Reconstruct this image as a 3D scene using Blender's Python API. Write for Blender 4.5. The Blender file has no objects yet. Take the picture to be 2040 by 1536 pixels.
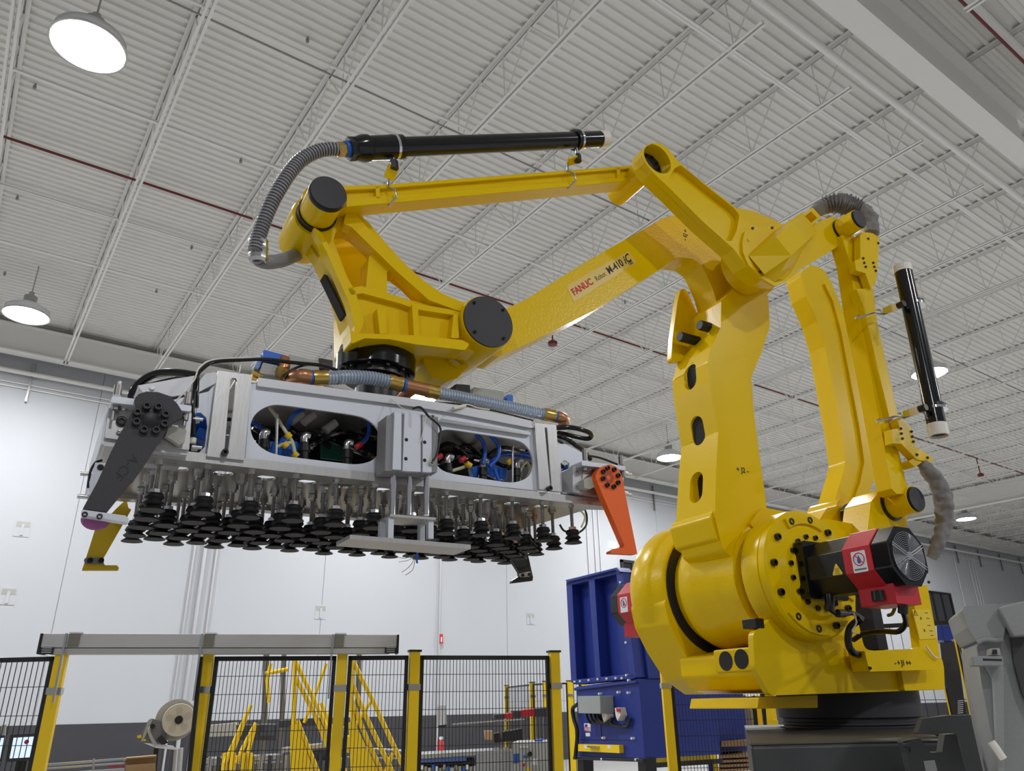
import bpy, bmesh, math, random
from mathutils import Vector, Matrix
from mathutils.geometry import tessellate_polygon
S = bpy.context.scene
COL = S.collection
PI = math.pi
R_ = math.radians
# ------------------------------------------------------------------ camera, world, lights, exposure
FPX, PITCH, ROLL, YAW = 1515.85, 0.39522, -0.01603, -0.62405
CAMZ = 1.6
fw = Vector((0, math.cos(PITCH), math.sin(PITCH)))
rt = Vector((1, 0, 0)); up = rt.cross(fw)
cr, sr = math.cos(ROLL), math.sin(ROLL)
r2 = rt * cr + up * sr; u2 = up * cr - rt * sr
cy, sy = math.cos(YAW), math.sin(YAW)
BW = Matrix(((cy, -sy, 0), (sy, cy, 0), (0, 0, 1)))
cx_, cy_, cz_ = BW @ r2, BW @ u2, BW @ (-fw)
CAM = Vector((0, 0, CAMZ))
cam = bpy.data.cameras.new('camera'); camo = bpy.data.objects.new('camera', cam); COL.objects.link(camo)
cam.sensor_width = 36; cam.lens = 36 * FPX / 2040; cam.clip_end = 200; cam.clip_start = 0.02
m = Matrix((cx_, cy_, cz_)).transposed().to_4x4(); m.translation = CAM; camo.matrix_world = m
S.camera = camo
W_ = bpy.data.worlds.new('world'); S.world = W_; W_.use_nodes = True
W_.node_tree.nodes['Background'].inputs[0].default_value = (0.93, 0.96, 1.0, 1)
W_.node_tree.nodes['Background'].inputs[1].default_value = 0.20
S.view_settings.view_transform = 'Standard'; S.view_settings.look = 'None'
S.view_settings.gamma = 1; S.view_settings.use_curve_mapping = False
S.view_settings.exposure = 0.20
LAMPS = [(x, y) for x in (-9.0, 0, 9.0, 18.1, 27.0, 36.1) for y in (-8.4, 8.34, 16.4)]
LAMPZ = 8.92
FIX = {(9.0, 8.34): (9.1, 7.45), (0, 8.34): (-.08, 8.45), (0, 16.4): (-.01, 16.62), (9.0, 16.4): (8.76, 16.2), (18.1, 8.34): (18.37, 7.96), (27.0, 16.4): (26.8, 16.0), (36.1, 16.4): (36.3, 15.7)}
for i, (x, y) in enumerate(LAMPS):
    x, y = FIX.get((x, y), (x, y))
    l = bpy.data.lights.new('high_bay_light', 'AREA'); l.shape = 'DISK'; l.size = 0.7; l.energy = 330
    l.color = (0.97, 0.98, 1.0)
    o = bpy.data.objects.new('high_bay_light', l); COL.objects.link(o); o.location = (x, y, LAMPZ - 0.03)

# ------------------------------------------------------------------ frames (robot, gripper) and helpers
def ray(px, py):
    return cx_ * ((px - 1020) / FPX) + cy_ * ((768 - py) / FPX) - cz_
class Frame:
    def __init__(s, o, a, b, c): s.o, s.a, s.b, s.c = o, a.normalized(), b.normalized(), c.normalized()
    def loc(s, P): d = P - s.o; return Vector((d.dot(s.a), d.dot(s.b), d.dot(s.c)))
    def w(s, u, v, z): return s.o + s.a * u + s.b * v + s.c * z
    def hit(s, px, py, ax, val):
        n = (s.a, s.b, s.c)[ax]; d = ray(px, py)
        return s.loc(CAM + d * (((s.o - CAM).dot(n) + val) / d.dot(n)))
    def v(s, px, py, v): q = s.hit(px, py, 1, v); return (q.x, q.z)
    def u(s, px, py, u): q = s.hit(px, py, 0, u); return (q.y, q.z)
    def z(s, px, py, z): q = s.hit(px, py, 2, z); return (q.x, q.y)
    def mat(s):
        m = Matrix((s.a, s.b, s.c)).transposed().to_4x4(); m.translation = s.o; return m
AZ = R_(84)
V0 = Vector((-math.cos(AZ), -math.sin(AZ), 0)); U0 = Vector((-math.sin(AZ), math.cos(AZ), 0)); Z0 = Vector((0, 0, 1))
RF = Frame(Vector((2.5497, 2.0228, 2.0168)), U0, V0, Z0)
WF = Frame(Vector((0, 0, 0)), Vector((1, 0, 0)), Vector((0, 1, 0)), Z0)
yw, tl = R_(1.5), R_(-1.3)
GA = (U0 * math.cos(yw) + V0 * math.sin(yw)) * math.cos(tl) + Z0 * math.sin(tl)
GB = V0 * math.cos(yw) - U0 * math.sin(yw)
GF = Frame(RF.o + U0 * 1.55 + V0 * 0.05 + Z0 * 0.6, GA, GB, GA.cross(GB))

# ------------------------------------------------------------------ materials
MATS = {}
def mat(name, col, rough=0.5, metal=0.0, bump=0.0, bscale=200, var=0.0, vscale=4, emit=0, coat=0.0, alpha=1, trans=0, spec=0.5, stretch=None):
    if name in MATS: return MATS[name]
    m = bpy.data.materials.new(name); m.use_nodes = True; nt = m.node_tree; b = nt.nodes['Principled BSDF']
    b.inputs['Base Color'].default_value = (*col, 1); b.inputs['Roughness'].default_value = rough
    b.inputs['Metallic'].default_value = metal; b.inputs['Coat Weight'].default_value = coat
    b.inputs['Specular IOR Level'].default_value = spec
    b.inputs['Alpha'].default_value = alpha
    b.inputs['Transmission Weight'].default_value = trans
    tc = nt.nodes.new('ShaderNodeTexCoord')
    src = tc.outputs['Object']
    if stretch:
        mp = nt.nodes.new('ShaderNodeMapping'); mp.inputs['Scale'].default_value = stretch
        nt.links.new(src, mp.inputs[0]); src = mp.outputs[0]
    if var:
        n = nt.nodes.new('ShaderNodeTexNoise'); n.inputs['Scale'].default_value = vscale; n.inputs['Detail'].default_value = 6
        nt.links.new(src, n.inputs['Vector'])
        mx = nt.nodes.new('ShaderNodeMix'); mx.data_type = 'RGBA'
        mx.inputs[6].default_value = (*[c * (1 - var) for c in col], 1); mx.inputs[7].default_value = (*[min(1, c * (1 + var)) for c in col], 1)
        nt.links.new(n.outputs[0], mx.inputs[0]); nt.links.new(mx.outputs[2], b.inputs['Base Color'])
    if bump:
        n = nt.nodes.new('ShaderNodeTexNoise'); n.inputs['Scale'].default_value = bscale; n.inputs['Detail'].default_value = 2
        nt.links.new(src, n.inputs['Vector'])
        bp = nt.nodes.new('ShaderNodeBump'); bp.inputs['Strength'].default_value = bump; bp.inputs['Distance'].default_value = 0.002
        nt.links.new(n.outputs[0], bp.inputs['Height']); nt.links.new(bp.outputs[0], b.inputs['Normal'])
    if emit:
        b.inputs['Emission Color'].default_value = (*col, 1); b.inputs['Emission Strength'].default_value = emit
    MATS[name] = m; return m
YEL = mat('robot_yellow', (0.82, 0.545, 0.0), 0.27, bump=0.12, bscale=110, spec=0.17)
YELR = mat('cast_yellow', (0.82, 0.545, 0.0), 0.27, bump=0.36, bscale=95, spec=0.22)
BLKS = mat('black_steel_screw', (0.05, 0.05, 0.052), 0.3, metal=.6)
RUB = mat('black_rubber', (0.012, 0.012, 0.016), 0.42, spec=0.4)
BLK = mat('black_paint', (0.008, 0.008, 0.009), 0.35, bump=0.1)
BLKG = mat('black_gloss', (0.006, 0.006, 0.007), 0.14)
BLKM = mat('black_anodised', (0.035, 0.034, 0.04), 0.55, bump=0.15, bscale=300)
CUPM = mat('cup_rubber', (0.006, 0.006, 0.007), 0.55, spec=0.3)
RED = mat('motor_red', (0.55, 0.012, 0.025), 0.38)
ALU = mat('brushed_aluminium', (0.52, 0.51, 0.50), 0.38, metal=0.85, bump=0.12, bscale=30, var=0.12, vscale=14, stretch=(6, 6, 1))
ALUW = mat('white_anodised_panel', (0.66, 0.68, 0.74), 0.42, metal=0.35, var=0.03)
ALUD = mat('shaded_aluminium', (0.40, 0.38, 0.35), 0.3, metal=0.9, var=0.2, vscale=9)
EXT = mat('extrusion_grey', (0.58, 0.58, 0.60), 0.45, metal=0.5)
STL = mat('stainless_steel', (0.6, 0.6, 0.6), 0.22, metal=1.0)
STLD = mat('threaded_steel', (0.30, 0.29, 0.28), 0.3, metal=1.0)
CHR = mat('chrome', (0.75, 0.76, 0.8), 0.08, metal=1.0)
BRS = mat('brass', (0.62, 0.42, 0.12), 0.28, metal=1.0)
COP = mat('copper', (0.50, 0.25, 0.13), 0.35, metal=0.9, var=0.2, vscale=30)
BLU = mat('blue_hose', (0.012, 0.10, 0.55), 0.3)
BLUV = mat('blue_valve', (0.01, 0.13, 0.62), 0.4)
YTU = mat('cream_tube', (0.62, 0.60, 0.36), 0.35)
YPL = mat('yellow_plastic', (0.80, 0.52, 0.01), 0.4)
WPL = mat('white_plastic', (0.80, 0.76, 0.68), 0.4)
GPL = mat('grey_plastic', (0.42, 0.41, 0.37), 0.5)
GRY = mat('valve_grey', (0.40, 0.40, 0.37), 0.5, metal=0.2)
ORG = mat('orange_anodised', (0.92, 0.13, 0.005), 0.45, bump=0.1, bscale=200)
HOS = mat('hose_groove_shade', (0.035, 0.035, 0.04), 0.4)  # shade of the gaps between hose ribs, put into the colour
HOSL = mat('hose_rib_highlight', (0.30, 0.30, 0.32), 0.3)  # lighter rib colour paints in the highlights along the hose
FAB = mat('grey_fabric', (0.22, 0.21, 0.205), 0.7, bump=0.4, bscale=60, var=0.15, vscale=12)
PED = mat('pedestal_grey', (0.045, 0.047, 0.048), 0.45, bump=0.25, bscale=90, var=0.2, vscale=8)
MCH = mat('machine_grey', (0.30, 0.31, 0.31), 0.5, bump=0.4, bscale=120, var=0.08)
WHT = mat('painted_wall', (0.50, 0.515, 0.54), 0.75, bump=0.3, bscale=12, var=0.02, vscale=1.3)
DKW = mat('dark_wainscot', (0.045, 0.045, 0.052), 0.7, var=0.1)
FLR = mat('concrete_floor', (0.42, 0.415, 0.40), 0.35, var=0.15, vscale=0.6)
CEI = mat('painted_deck', (0.78, 0.765, 0.73), 0.6, var=0.04, vscale=1.0)
JST = mat('painted_steel', (0.80, 0.79, 0.76), 0.55)
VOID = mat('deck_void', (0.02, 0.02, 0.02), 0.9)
PIPR = mat('red_pipe', (0.16, 0.018, 0.02), 0.5)
NAV = mat('machine_blue', (0.012, 0.03, 0.24), 0.42, var=0.12, vscale=3)
NAVL = mat('bright_blue', (0.01, 0.06, 0.50), 0.4)
FYE = mat('fence_yellow', (0.92, 0.62, 0.006), 0.4)
FBK = mat('fence_black', (0.008, 0.008, 0.01), 0.45)
TEX = mat('print_black', (0.01, 0.01, 0.012), 0.5)
TRD = mat('print_red', (0.60, 0.01, 0.03), 0.5)
LBL = mat('label_white', (0.78, 0.80, 0.84), 0.4)
LBY = mat('label_yellow', (0.86, 0.62, 0.03), 0.35)
BPR = mat('print_blue', (0.02, 0.10, 0.40), 0.5)
SCR = mat('screen', (0.55, 0.68, 0.9), 0.2, emit=0.9)
CRD = mat('cardboard', (0.45, 0.28, 0.14), 0.7, var=0.08)
WOD = mat('wood', (0.42, 0.25, 0.13), 0.7, var=0.25, vscale=6)
LENS = mat('lamp_diffuser', (1, 1, 1), 0.3, emit=26)
CLR = mat('clear_pvc', (0.55, 0.66, 0.80), 0.12, trans=0.45, spec=0.6)
CLR2 = mat('clear_pvc_groove', (0.40, 0.48, 0.62), 0.12, trans=0.6, spec=0.6)
PUR = mat('purple_sponge', (0.33, 0.10, 0.28), 0.7, var=0.3, vscale=60)
GRN = mat('circuit_green', (0.02, 0.16, 0.10), 0.5, var=0.4, vscale=90)
GLS = mat('window_glass', (0.02, 0.022, 0.025), 0.1)
EXG = mat('exit_green', (0.35, 1.0, 0.65), 0.5, emit=2.5)

# ------------------------------------------------------------------ mesh helpers
def tag(o, label=None, cat=None, group=None, kind=None):
    if label: o['label'] = label
    if cat: o['category'] = cat
    if group: o['group'] = group
    if kind: o['kind'] = kind
    return o
def empty(name, mw=None, label=None, cat=None, group=None):
    o = bpy.data.objects.new(name, None); COL.objects.link(o); o.empty_display_size = 0.1
    if mw is not None: o.matrix_world = mw
    return tag(o, label, cat, group)
def link(name, me, parent=None, off=None, smooth=None):
    o = bpy.data.objects.new(name, me); COL.objects.link(o)
    if parent is not None: o.parent = parent
    if off: o.location = off
    return o
def mk(name, bm, m, parent=None, off=None, sm=40, bevel=0, wn=True):
    me = bpy.data.meshes.new(name); bmesh.ops.recalc_face_normals(bm, faces=bm.faces[:]); bm.to_mesh(me); bm.free()
    for mm in (m if isinstance(m, (list, tuple)) else [m]): me.materials.append(mm)
    if sm:
        me.polygons.foreach_set('use_smooth', [True] * len(me.polygons))
        if not bevel: me.set_sharp_from_angle(angle=R_(sm))
    o = link(name, me, parent, off)
    if bevel:
        b = o.modifiers.new('bevel', 'BEVEL'); b.width = bevel; b.segments = 2; b.limit_method = 'ANGLE'; b.angle_limit = R_(38)
        w = o.modifiers.new('wn', 'WEIGHTED_NORMAL'); w.keep_sharp = False
    return o
def fil(pts, r, n=4):
    """round the corners of a polygon"""
    out = []; N = len(pts)
    for i in range(N):
        p = Vector(pts[i][:2]); rr = pts[i][2] if len(pts[i]) > 2 else r
        a = Vector(pts[i - 1][:2]) - p; b = Vector(pts[(i + 1) % N][:2]) - p
        if a.length < 1e-6 or b.length < 1e-6: continue
        ang = a.angle(b)
        if rr <= 0 or ang > 3.0: out.append(tuple(p)); continue
        d = min(rr / max(math.tan(ang / 2), 1e-3), a.length * 0.45, b.length * 0.45)
        A = p + a.normalized() * d; B = p + b.normalized() * d
        for k in range(n + 1):
            t = k / n; q = A * (1 - t) ** 2 + p * 2 * t * (1 - t) + B * t * t; out.append(tuple(q))
    return out
def chai(pts, k=2):
    for _ in range(k):
        o = []
        for i in range(len(pts)):
            a, b = Vector(pts[i]), Vector(pts[(i + 1) % len(pts)]); f = min(.25, .012 / max((b - a).length, 1e-6)) if (b - a).length > .08 else .25
            o += [tuple(a.lerp(b, f)), tuple(a.lerp(b, 1 - f))]
        pts = o
    return pts
def circ(c, r, n=24): return [(c[0] + r * math.cos(2 * PI * k / n), c[1] + r * math.sin(2 * PI * k / n)) for k in range(n)]
def arc(c, r, a0, a1, n=12): return [(c[0] + r * math.cos(R_(a0 + (a1 - a0) * k / n)), c[1] + r * math.sin(R_(a0 + (a1 - a0) * k / n))) for k in range(n + 1)]
AXM = {'v': lambda a, b, t: (a, t, b), 'z': lambda a, b, t: (a, b, t), 'u': lambda a, b, t: (t, a, b)}
def add_prism(bm, pts, t0, t1, holes=(), ax='v', mi=0):
    f = AXM[ax]; loops = [pts] + list(holes)
    V = []; rings = []
    for lp in loops:
        A = [bm.verts.new(f(x, y, t0)) for x, y in lp]; B = [bm.verts.new(f(x, y, t1)) for x, y in lp]
        rings.append((A, B)); n = len(lp)
        for i in range(n):
            try: bm.faces.new((A[i], A[(i + 1) % n], B[(i + 1) % n], B[i])).material_index = mi
            except ValueError: pass
    if len(loops) == 1 and False: pass
    tri = tessellate_polygon([[Vector((x, y, 0)) for x, y in lp] for lp in loops])
    fa = [v for r in rings for v in r[0]]; fb = [v for r in rings for v in r[1]]
    for t in tri:
        for L in (fa, fb):
            try: bm.faces.new([L[i] for i in t]).material_index = mi
            except ValueError: pass
def prism(name, pts, t0, t1, m, parent=None, off=None, holes=(), ax='v', bevel=0.003, sm=40):
    bm = bmesh.new(); add_prism(bm, pts, t0, t1, holes, ax)
    if holes or len(pts) > 4:
        bmesh.ops.dissolve_limit(bm, angle_limit=R_(0.5), verts=bm.verts[:], edges=bm.edges[:])
    return mk(name, bm, m, parent, off, sm, bevel)
def add_box(bm, x0, x1, y0, y1, z0, z1, mi=0, M=None):
    vs = [bm.verts.new((x, y, z)) for x in (x0, x1) for y in (y0, y1) for z in (z0, z1)]
    if M is not None:
        for v in vs: v.co = M @ v.co
    for q in ((0, 1, 3, 2), (4, 6, 7, 5), (0, 4, 5, 1), (2, 3, 7, 6), (0, 2, 6, 4), (1, 5, 7, 3)):
        bm.faces.new([vs[i] for i in q]).material_index = mi
def box(name, b, m, parent=None, off=None, bevel=0.0, M=None):
    bm = bmesh.new(); add_box(bm, *b, M=M); return mk(name, bm, m, parent, off, 0 if not bevel else 40, bevel)
def add_lathe(bm, c, prof, ax='v', n=32, mi=0, capa=True, capb=True):
    """prof: list of (t, r) along axis"""
    f = AXM[ax]; rings = []
    for t, r in prof:
        rings.append([bm.verts.new(f(c[0] + r * math.cos(2 * PI * k / n), c[1] + r * math.sin(2 * PI * k / n), t)) for k in range(n)])
    for A, B in zip(rings, rings[1:]):
        for i in range(n): bm.faces.new((A[i], A[(i + 1) % n], B[(i + 1) % n], B[i])).material_index = mi
    if capa: bm.faces.new(rings[0]).material_index = mi
    if capb: bm.faces.new(rings[-1]).material_index = mi
def lathe(name, c, prof, m, parent=None, off=None, ax='v', n=40, sm=40):
    bm = bmesh.new(); add_lathe(bm, c, prof, ax, n); return mk(name, bm, m, parent, off, sm)
def add_tube(bm, pts, r, n=10, caps=True, mi=0, flat=None):
    pts = [Vector(p) for p in pts]; N = len(pts); rings = []; prev = None
    for i, p in enumerate(pts):
        d = (pts[min(i + 1, N - 1)] - pts[max(i - 1, 0)]).normalized()
        if prev is None:
            a = d.orthogonal().normalized()
        else:
            a = (prev - d * prev.dot(d)); a = a.normalized() if a.length > 1e-6 else d.orthogonal().normalized()
        prev = a; b = d.cross(a); rr = r(i / (N - 1)) if callable(r) else r
        rings.append([bm.verts.new(p + (a * math.cos(2 * PI * k / n) + b * math.sin(2 * PI * k / n)) * rr) for k in range(n)])
    for A, B in zip(rings, rings[1:]):
        for i in range(n): bm.faces.new((A[i], A[(i + 1) % n], B[(i + 1) % n], B[i])).material_index = mi
    if caps: bm.faces.new(rings[0]).material_index = mi; bm.faces.new(rings[-1]).material_index = mi
def tube(name, pts, r, m, parent=None, off=None, n=10, sm=50):
    bm = bmesh.new(); add_tube(bm, pts, r, n); return mk(name, bm, m, parent, off, sm)
def spl(pts, n=8):
    """Catmull-Rom through the points"""
    P = [Vector(p) for p in pts]; P = [P[0] * 2 - P[1]] + P + [P[-1] * 2 - P[-2]]; out = []
    for i in range(1, len(P) - 2):
        for k in range(n):
            t = k / n; a, b, c, d = P[i - 1:i + 3]
            out.append(0.5 * ((2 * b) + (c - a) * t + (2 * a - 5 * b + 4 * c - d) * t * t + (3 * b - a - 3 * c + d) * t ** 3))
    out.append(P[-2]); return out
def bolt_mesh(r=0.010, h=0.010, m=BLK, socket=True, nm='bolt'):
    """socket head screw standing along +Y (v axis)"""
    bm = bmesh.new(); add_lathe(bm, (0, 0), [(0, r), (h * .9, r), (h, r * .9), (h, r * .55), (h * .35, r * .5)], 'v', 14)
    me = bpy.data.meshes.new(nm); bmesh.ops.recalc_face_normals(bm, faces=bm.faces[:]); bm.to_mesh(me); bm.free(); me.materials.append(m)
    me.polygons.foreach_set('use_smooth', [True] * len(me.polygons)); me.set_sharp_from_angle(angle=R_(40)); return me
def text(name, s, size, m, parent, org, xd, yd, off=None, bold=0.0, thick=0.0004, shear=0, sx=1.0, align='CENTER'):
    c = bpy.data.curves.new(name, 'FONT'); c.body = s; c.size = size; c.extrude = thick; c.offset = bold; c.align_x = align; c.align_y = 'CENTER'
    c.resolution_u = 3; c.shear = shear
    t = bpy.data.objects.new(name, c); COL.objects.link(t)
    dg = bpy.context.evaluated_depsgraph_get(); me = bpy.data.meshes.new_from_object(t.evaluated_get(dg)); bpy.data.objects.remove(t)
    me.materials.clear(); me.materials.append(m)
    x = Vector(xd).normalized() * sx; y = Vector(yd).normalized(); z = Vector(xd).normalized().cross(y)
    M = Matrix((x, y, z)).transposed().to_4x4(); M.translation = Vector(org); me.transform(M); me.name = name
    return link(name, me, parent, off)
#MARK
# ------------------------------------------------------------------ the hall
H = 7.6
YW = 19.9
def st(o, name=None): o['kind'] = 'structure'; return o
bm = bmesh.new(); add_box(bm, -14, 64, -12, YW + 0.3, -0.2, 0); st(mk('floor', bm, FLR, sm=0))
# roof deck: ribs run along X
bm = bmesh.new(); y = -9.0; pitch = 0.1524; z = 10.06
prof = []
while y < YW:
    prof += [(y, z), (y + 0.046, z), (y + 0.062, z + 0.038), (y + 0.136, z + 0.038)]; y += pitch
xs = (-14, 64)
rows = [[bm.verts.new((x, a, b)) for a, b in prof] for x in xs]
for i in range(len(prof) - 1): bm.faces.new((rows[0][i], rows[1][i], rows[1][i + 1], rows[0][i + 1]))
add_box(bm, -14, 64, -9, YW, z + 0.2, z + 0.3)
deck = st(mk('ceiling', bm, CEI, sm=0))
# far wall with cast joints
bm = bmesh.new()
xj = [-14, 1.9, 8.0, 14.0, 20.9, 28.0, 35.2, 42.5, 50, 57, 64]
for a, b in zip(xj, xj[1:]):
    add_box(bm, a + 0.008, b - 0.008, YW, YW + 0.2, 0, 10.3)
add_box(bm, -14, 64, YW + 0.02, YW + 0.25, 0, 10.3)
st(mk('wall_far', bm, WHT, sm=0))
bm = bmesh.new(); add_box(bm, -14, 64, YW - 0.012, YW, 0, 1.32); st(mk('baseboard_far', bm, DKW, sm=0))
bm = bmesh.new()
for z0, z1, y0, y1 in ((9.2, 9.23, 19.35, 19.65), (9.23, 9.85, 19.49, 19.51), (9.85, 9.88, 19.35, 19.65)): add_box(bm, -14, 64, y0, y1, z0, z1)
st(mk('trim_1', bm, JST, sm=0))
bm = bmesh.new(); add_tube(bm, [(-14, 19.75, 8.86), (64, 19.75, 8.86)], 0.055, 8)
for q in (8.62, 8.52): add_tube(bm, [(-14, 19.86, q), (64, 19.86, q)], 0.014, 6, mi=0)
xx = 0.4
while xx < 60:
    add_box(bm, xx - .02, xx + .02, 19.8, 19.86, 8.2, 9.15, mi=1); xx += 2.55
st(mk('trim_2', bm, [JST, STLD], sm=0))
# girders
def ibeam(name, p0, p1, zb, zt, fwid, m=JST):
    bm = bmesh.new(); p0, p1 = Vector(p0), Vector(p1); d = (p1 - p0); L = d.length; a = math.atan2(d.y, d.x)
    M = Matrix.Translation((p0.x, p0.y, 0)) @ Matrix.Rotation(a, 4, 'Z')
    add_box(bm, 0, L, -fwid / 2, fwid / 2, zb, zb + .03, M=M); add_box(bm, 0, L, -.008, .008, zb + .03, zt - .03, M=M); add_box(bm, 0, L, -fwid / 2, fwid / 2, zt - .03, zt, M=M)
    return st(mk(name, bm, m, sm=0))
ibeam('trim_3', (-14, 3.03), (12.05, 3.03), 9.12, 9.98, 0.30)
ibeam('trim_4', (12.6, 3.03), (64, 3.03), 9.12, 9.98, 0.30)
ibeam('trim_5', (35.2, 3.2), (35.2, 19.4), 9.12, 9.98, 0.30)
# open web joists
def joist_parts(y0, y1, yb0, yb1):
    ms = []
    bm = bmesh.new()
    for s in (-1, 1):
        xa, xb = (s * .012, s * .052)
        add_box(bm, min(xa, xb), max(xa, xb), yb0, yb1, 9.2, 9.205); add_box(bm, min(xa, xa + s * .005), max(xa, xa + s * .005), yb0, yb1, 9.2, 9.24)
    ms.append(('bottom_chord', bm))
    bm = bmesh.new()
    for s in (-1, 1):
        xa, xb = (s * .012, s * .062)
        add_box(bm, min(xa, xb), max(xa, xb), y0, y1, 10.05, 10.056); add_box(bm, min(xa, xa + s * .005), max(xa, xa + s * .005), y0, y1, 10.0, 10.05)
    ms.append(('top_chord', bm))
    bm = bmesh.new(); k = yb0 + .45; n = 0
    while k < yb1 - .3:
        for dy in (-.6, .6):
            if y0 < k + dy < y1: add_tube(bm, [(0, k, 9.22), (0, k + dy, 10.03)], .011, 5)
        add_tube(bm, [(0, k, 9.22), (0, k + .02, 10.03)], .010, 5)
        k += 1.2
    ms.append(('web', bm))
    out = []
    for nm, b in ms:
        me = bpy.data.meshes.new(nm); bmesh.ops.recalc_face_normals(b, faces=b.faces[:]); b.to_mesh(me); b.free(); me.materials.append(JST); out.append((nm, me))
    return out
JA = joist_parts(3.1, 19.6, 3.75, 19.55); JB = joist_parts(-7.5, 2.96, -7.2, 2.25)
for k in range(-4, 33):
    for nm, P in (('roof_joist', JA), ('roof_joist', JB)):
        if P is JB and (k < -1 or k > 12): continue
        e = empty(nm, Matrix.Translation((0.99 + 1.858 * k, 0, 0))); e['kind'] = 'structure'
        for pn, me in P: link(pn, me, e)
# bridging and pipes along X
def zline(px, py, z): q = WF.z(px, py, z); return q[1]
def run(name, yv, zv, r, m, x0=-13, x1=62, box_=False):
    bm = bmesh.new()
    if box_: add_box(bm, x0, x1, yv - r, yv + r, zv - .003, zv + .003); add_box(bm, x0, x1, yv - r, yv - r + .004, zv, zv + .03)
    else: add_tube(bm, [(x0, yv, zv), (x1, yv, zv)], r, 8)
    return st(mk(name, bm, m, sm=0 if box_ else 50))
n = 6
for (px, py, zz, r, mm, bx) in ((150, 185, 9.22, .022, JST, 1), (1600, 203, 9.21, .02, JST, 1), (1659, 189, 9.6, .018, JST, 1), (1775, 316, 9.21, .02, JST, 1), (700, 150, 9.24, .020, JST, 0), (690, 163, 9.24, .012, STLD, 0), (1850, 256, 9.3, .052, JST, 0),
                            (600, 640, 9.22, .02, JST, 1), (640, 560, 9.9, .02, JST, 1)):
    run('trim_%d' % n, zline(px, py, zz), zz, r, mm, box_=bx); n += 1
py_ = 12.1
run('trim_%d' % n, py_, 9.78, .022, PIPR); n += 1
run('trim_%d' % n, zline(1990, 75, 9.7), 9.7, .02, PIPR, 7.0, 30); n += 1
run('trim_%d' % n, zline(1985, 55, 9.9), 9.9, .06, JST, 7.0, 30); n += 1
# red alarm bells hanging from the red pipe
for x in (9.87, 30.0):
    e = empty('sprinkler_drop', Matrix.Translation((x, py_, 9.2)), 'red sprinkler drop under the joists, ' + ('above the upper arm of the robot' if x < 20 else 'beyond the white capped black tube'), 'sprinkler')
    lathe('bell', (0, 0), [(-.13, .02), (-.12, .10), (-.05, .11), (0, .04)], PIPR, e, ax='z', n=16)
    tube('drop_pipe', [(0, 0, 0), (0, 0, .56)], .018, PIPR, e)
# deck penetration stubs (small dark plugs seen from below)
for i, (px, py) in enumerate(((70, 170), (35, 392), (480, 318), (613, 77), (382, 491), (312, 578), (260, 705), (10, 543), (1490, 120), (660, 690), (1245, 600))):
    q = WF.z(px, py, 10.03)
    o = lathe('deck_anchor', (0, 0), [(-.10, .012), (-.09, .024), (-.04, .024), (-.03, .014), (0, .014)], STLD, ax='z', n=8); o.location = (q[0], q[1], 10.06)
    tag(o, 'dark anchor stub in the roof deck, ' + ('under the large round lamp, second roof bay', 'in the first roof bay below the red pipe', 'second bay left of the hose', 'near the top edge in the third roof bay', 'left of the grey hose loop', 'just left of the lower hose bend', 'above the black hoses of the gripper', 'at the left edge above the small lamp', 'near the top above the rocker arm', 'behind the wrist of the robot', 'beneath the upper arm of the robot')[i], 'anchor')
# wall conduits
def wallx(px, py): d = ray(px, py); q = CAM + d * ((YW - .05 - CAM.y) / d.y); return q
def conduit(px0, py0, r, ztop=8.9, zbot=0.3, m=EXT, lab=None):
    q = wallx(px0, py0); o = tube('wall_conduit', [(0, 0, zbot), (0, 0, ztop)], r, m, n=8); o.location = (q.x, YW - r - .004, 0)
    return o
for px, lab in ((383, 'leftmost of the conduits behind the suction cups'), (404, None), (428, None)):
    o = conduit(px, 1130, .028 if px != 404 else .05); tag(o, {383: 'thin grey conduit on the white wall, left of the wide one under the cups', 404: 'wide grey conduit between two thin ones on the wall under the cups', 428: 'thin grey conduit on the white wall, right of the wide one under the cups'}[px], 'conduit', 'conduits under the left half of the gripper')
o = conduit(877, 1200, .03); tag(o, 'single grey conduit on the white wall above the red sign', 'conduit')
for px in (1172, 1186, 1196):
    tag(conduit(px, 1090, .022), 'grey wall conduit left of the orange arm, %s of three' % {1172: 'leftmost', 1186: 'middle', 1196: 'rightmost'}[px], 'conduit', 'conduits beside the orange arm')
for px in (1910, 1937, 1943, 1948):
    tag(conduit(px, 1150, .025), 'grey wall conduit above the pale machine frame, %s' % {1910: 'standing apart on the left', 1937: 'leftmost of the close three', 1943: 'middle of the close three', 1948: 'rightmost of the close three'}[px], 'conduit', 'conduits above the grey machine frame')
# cast in pockets
for px, py in ((45, 1052), (16, 1187), (640, 1219), (1059, 1232)):
    q = wallx(px, py); bm = bmesh.new()
    add_box(bm, -.15, .15, -.012, 0, -.18, .18); add_box(bm, -.13, .13, -.016, -.012, .03, .15, mi=1); add_box(bm, -.03, .03, -.03, -.012, -.15, .1, mi=0)
    o = mk('wall_pocket', bm, [WHT, GRY], sm=0); o.location = (q.x, YW, q.z)
    tag(o, {45: 'small square pocket in the wall left of the black swing arm', 16: 'small square pocket in the wall near the left edge above the fence', 640: 'small square pocket in the wall above the sliding gate beam', 1059: 'small square pocket in the wall under the black far swing arm'}[px], 'wall pocket')
q = wallx(878, 1273); bm = bmesh.new(); add_box(bm, -.05, .05, -.02, 0, -.13, .13); add_box(bm, -.02, .02, -.024, -.02, -.08, .05, mi=1)
o = mk('fire_sign', bm, [mat('sign_red', (.6, .02, .02), .5), LBL], sm=0); o.location = (q.x, YW - .07, q.z); tag(o, 'small red fire sign on the white wall beside the conduit', 'sign')
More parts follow.
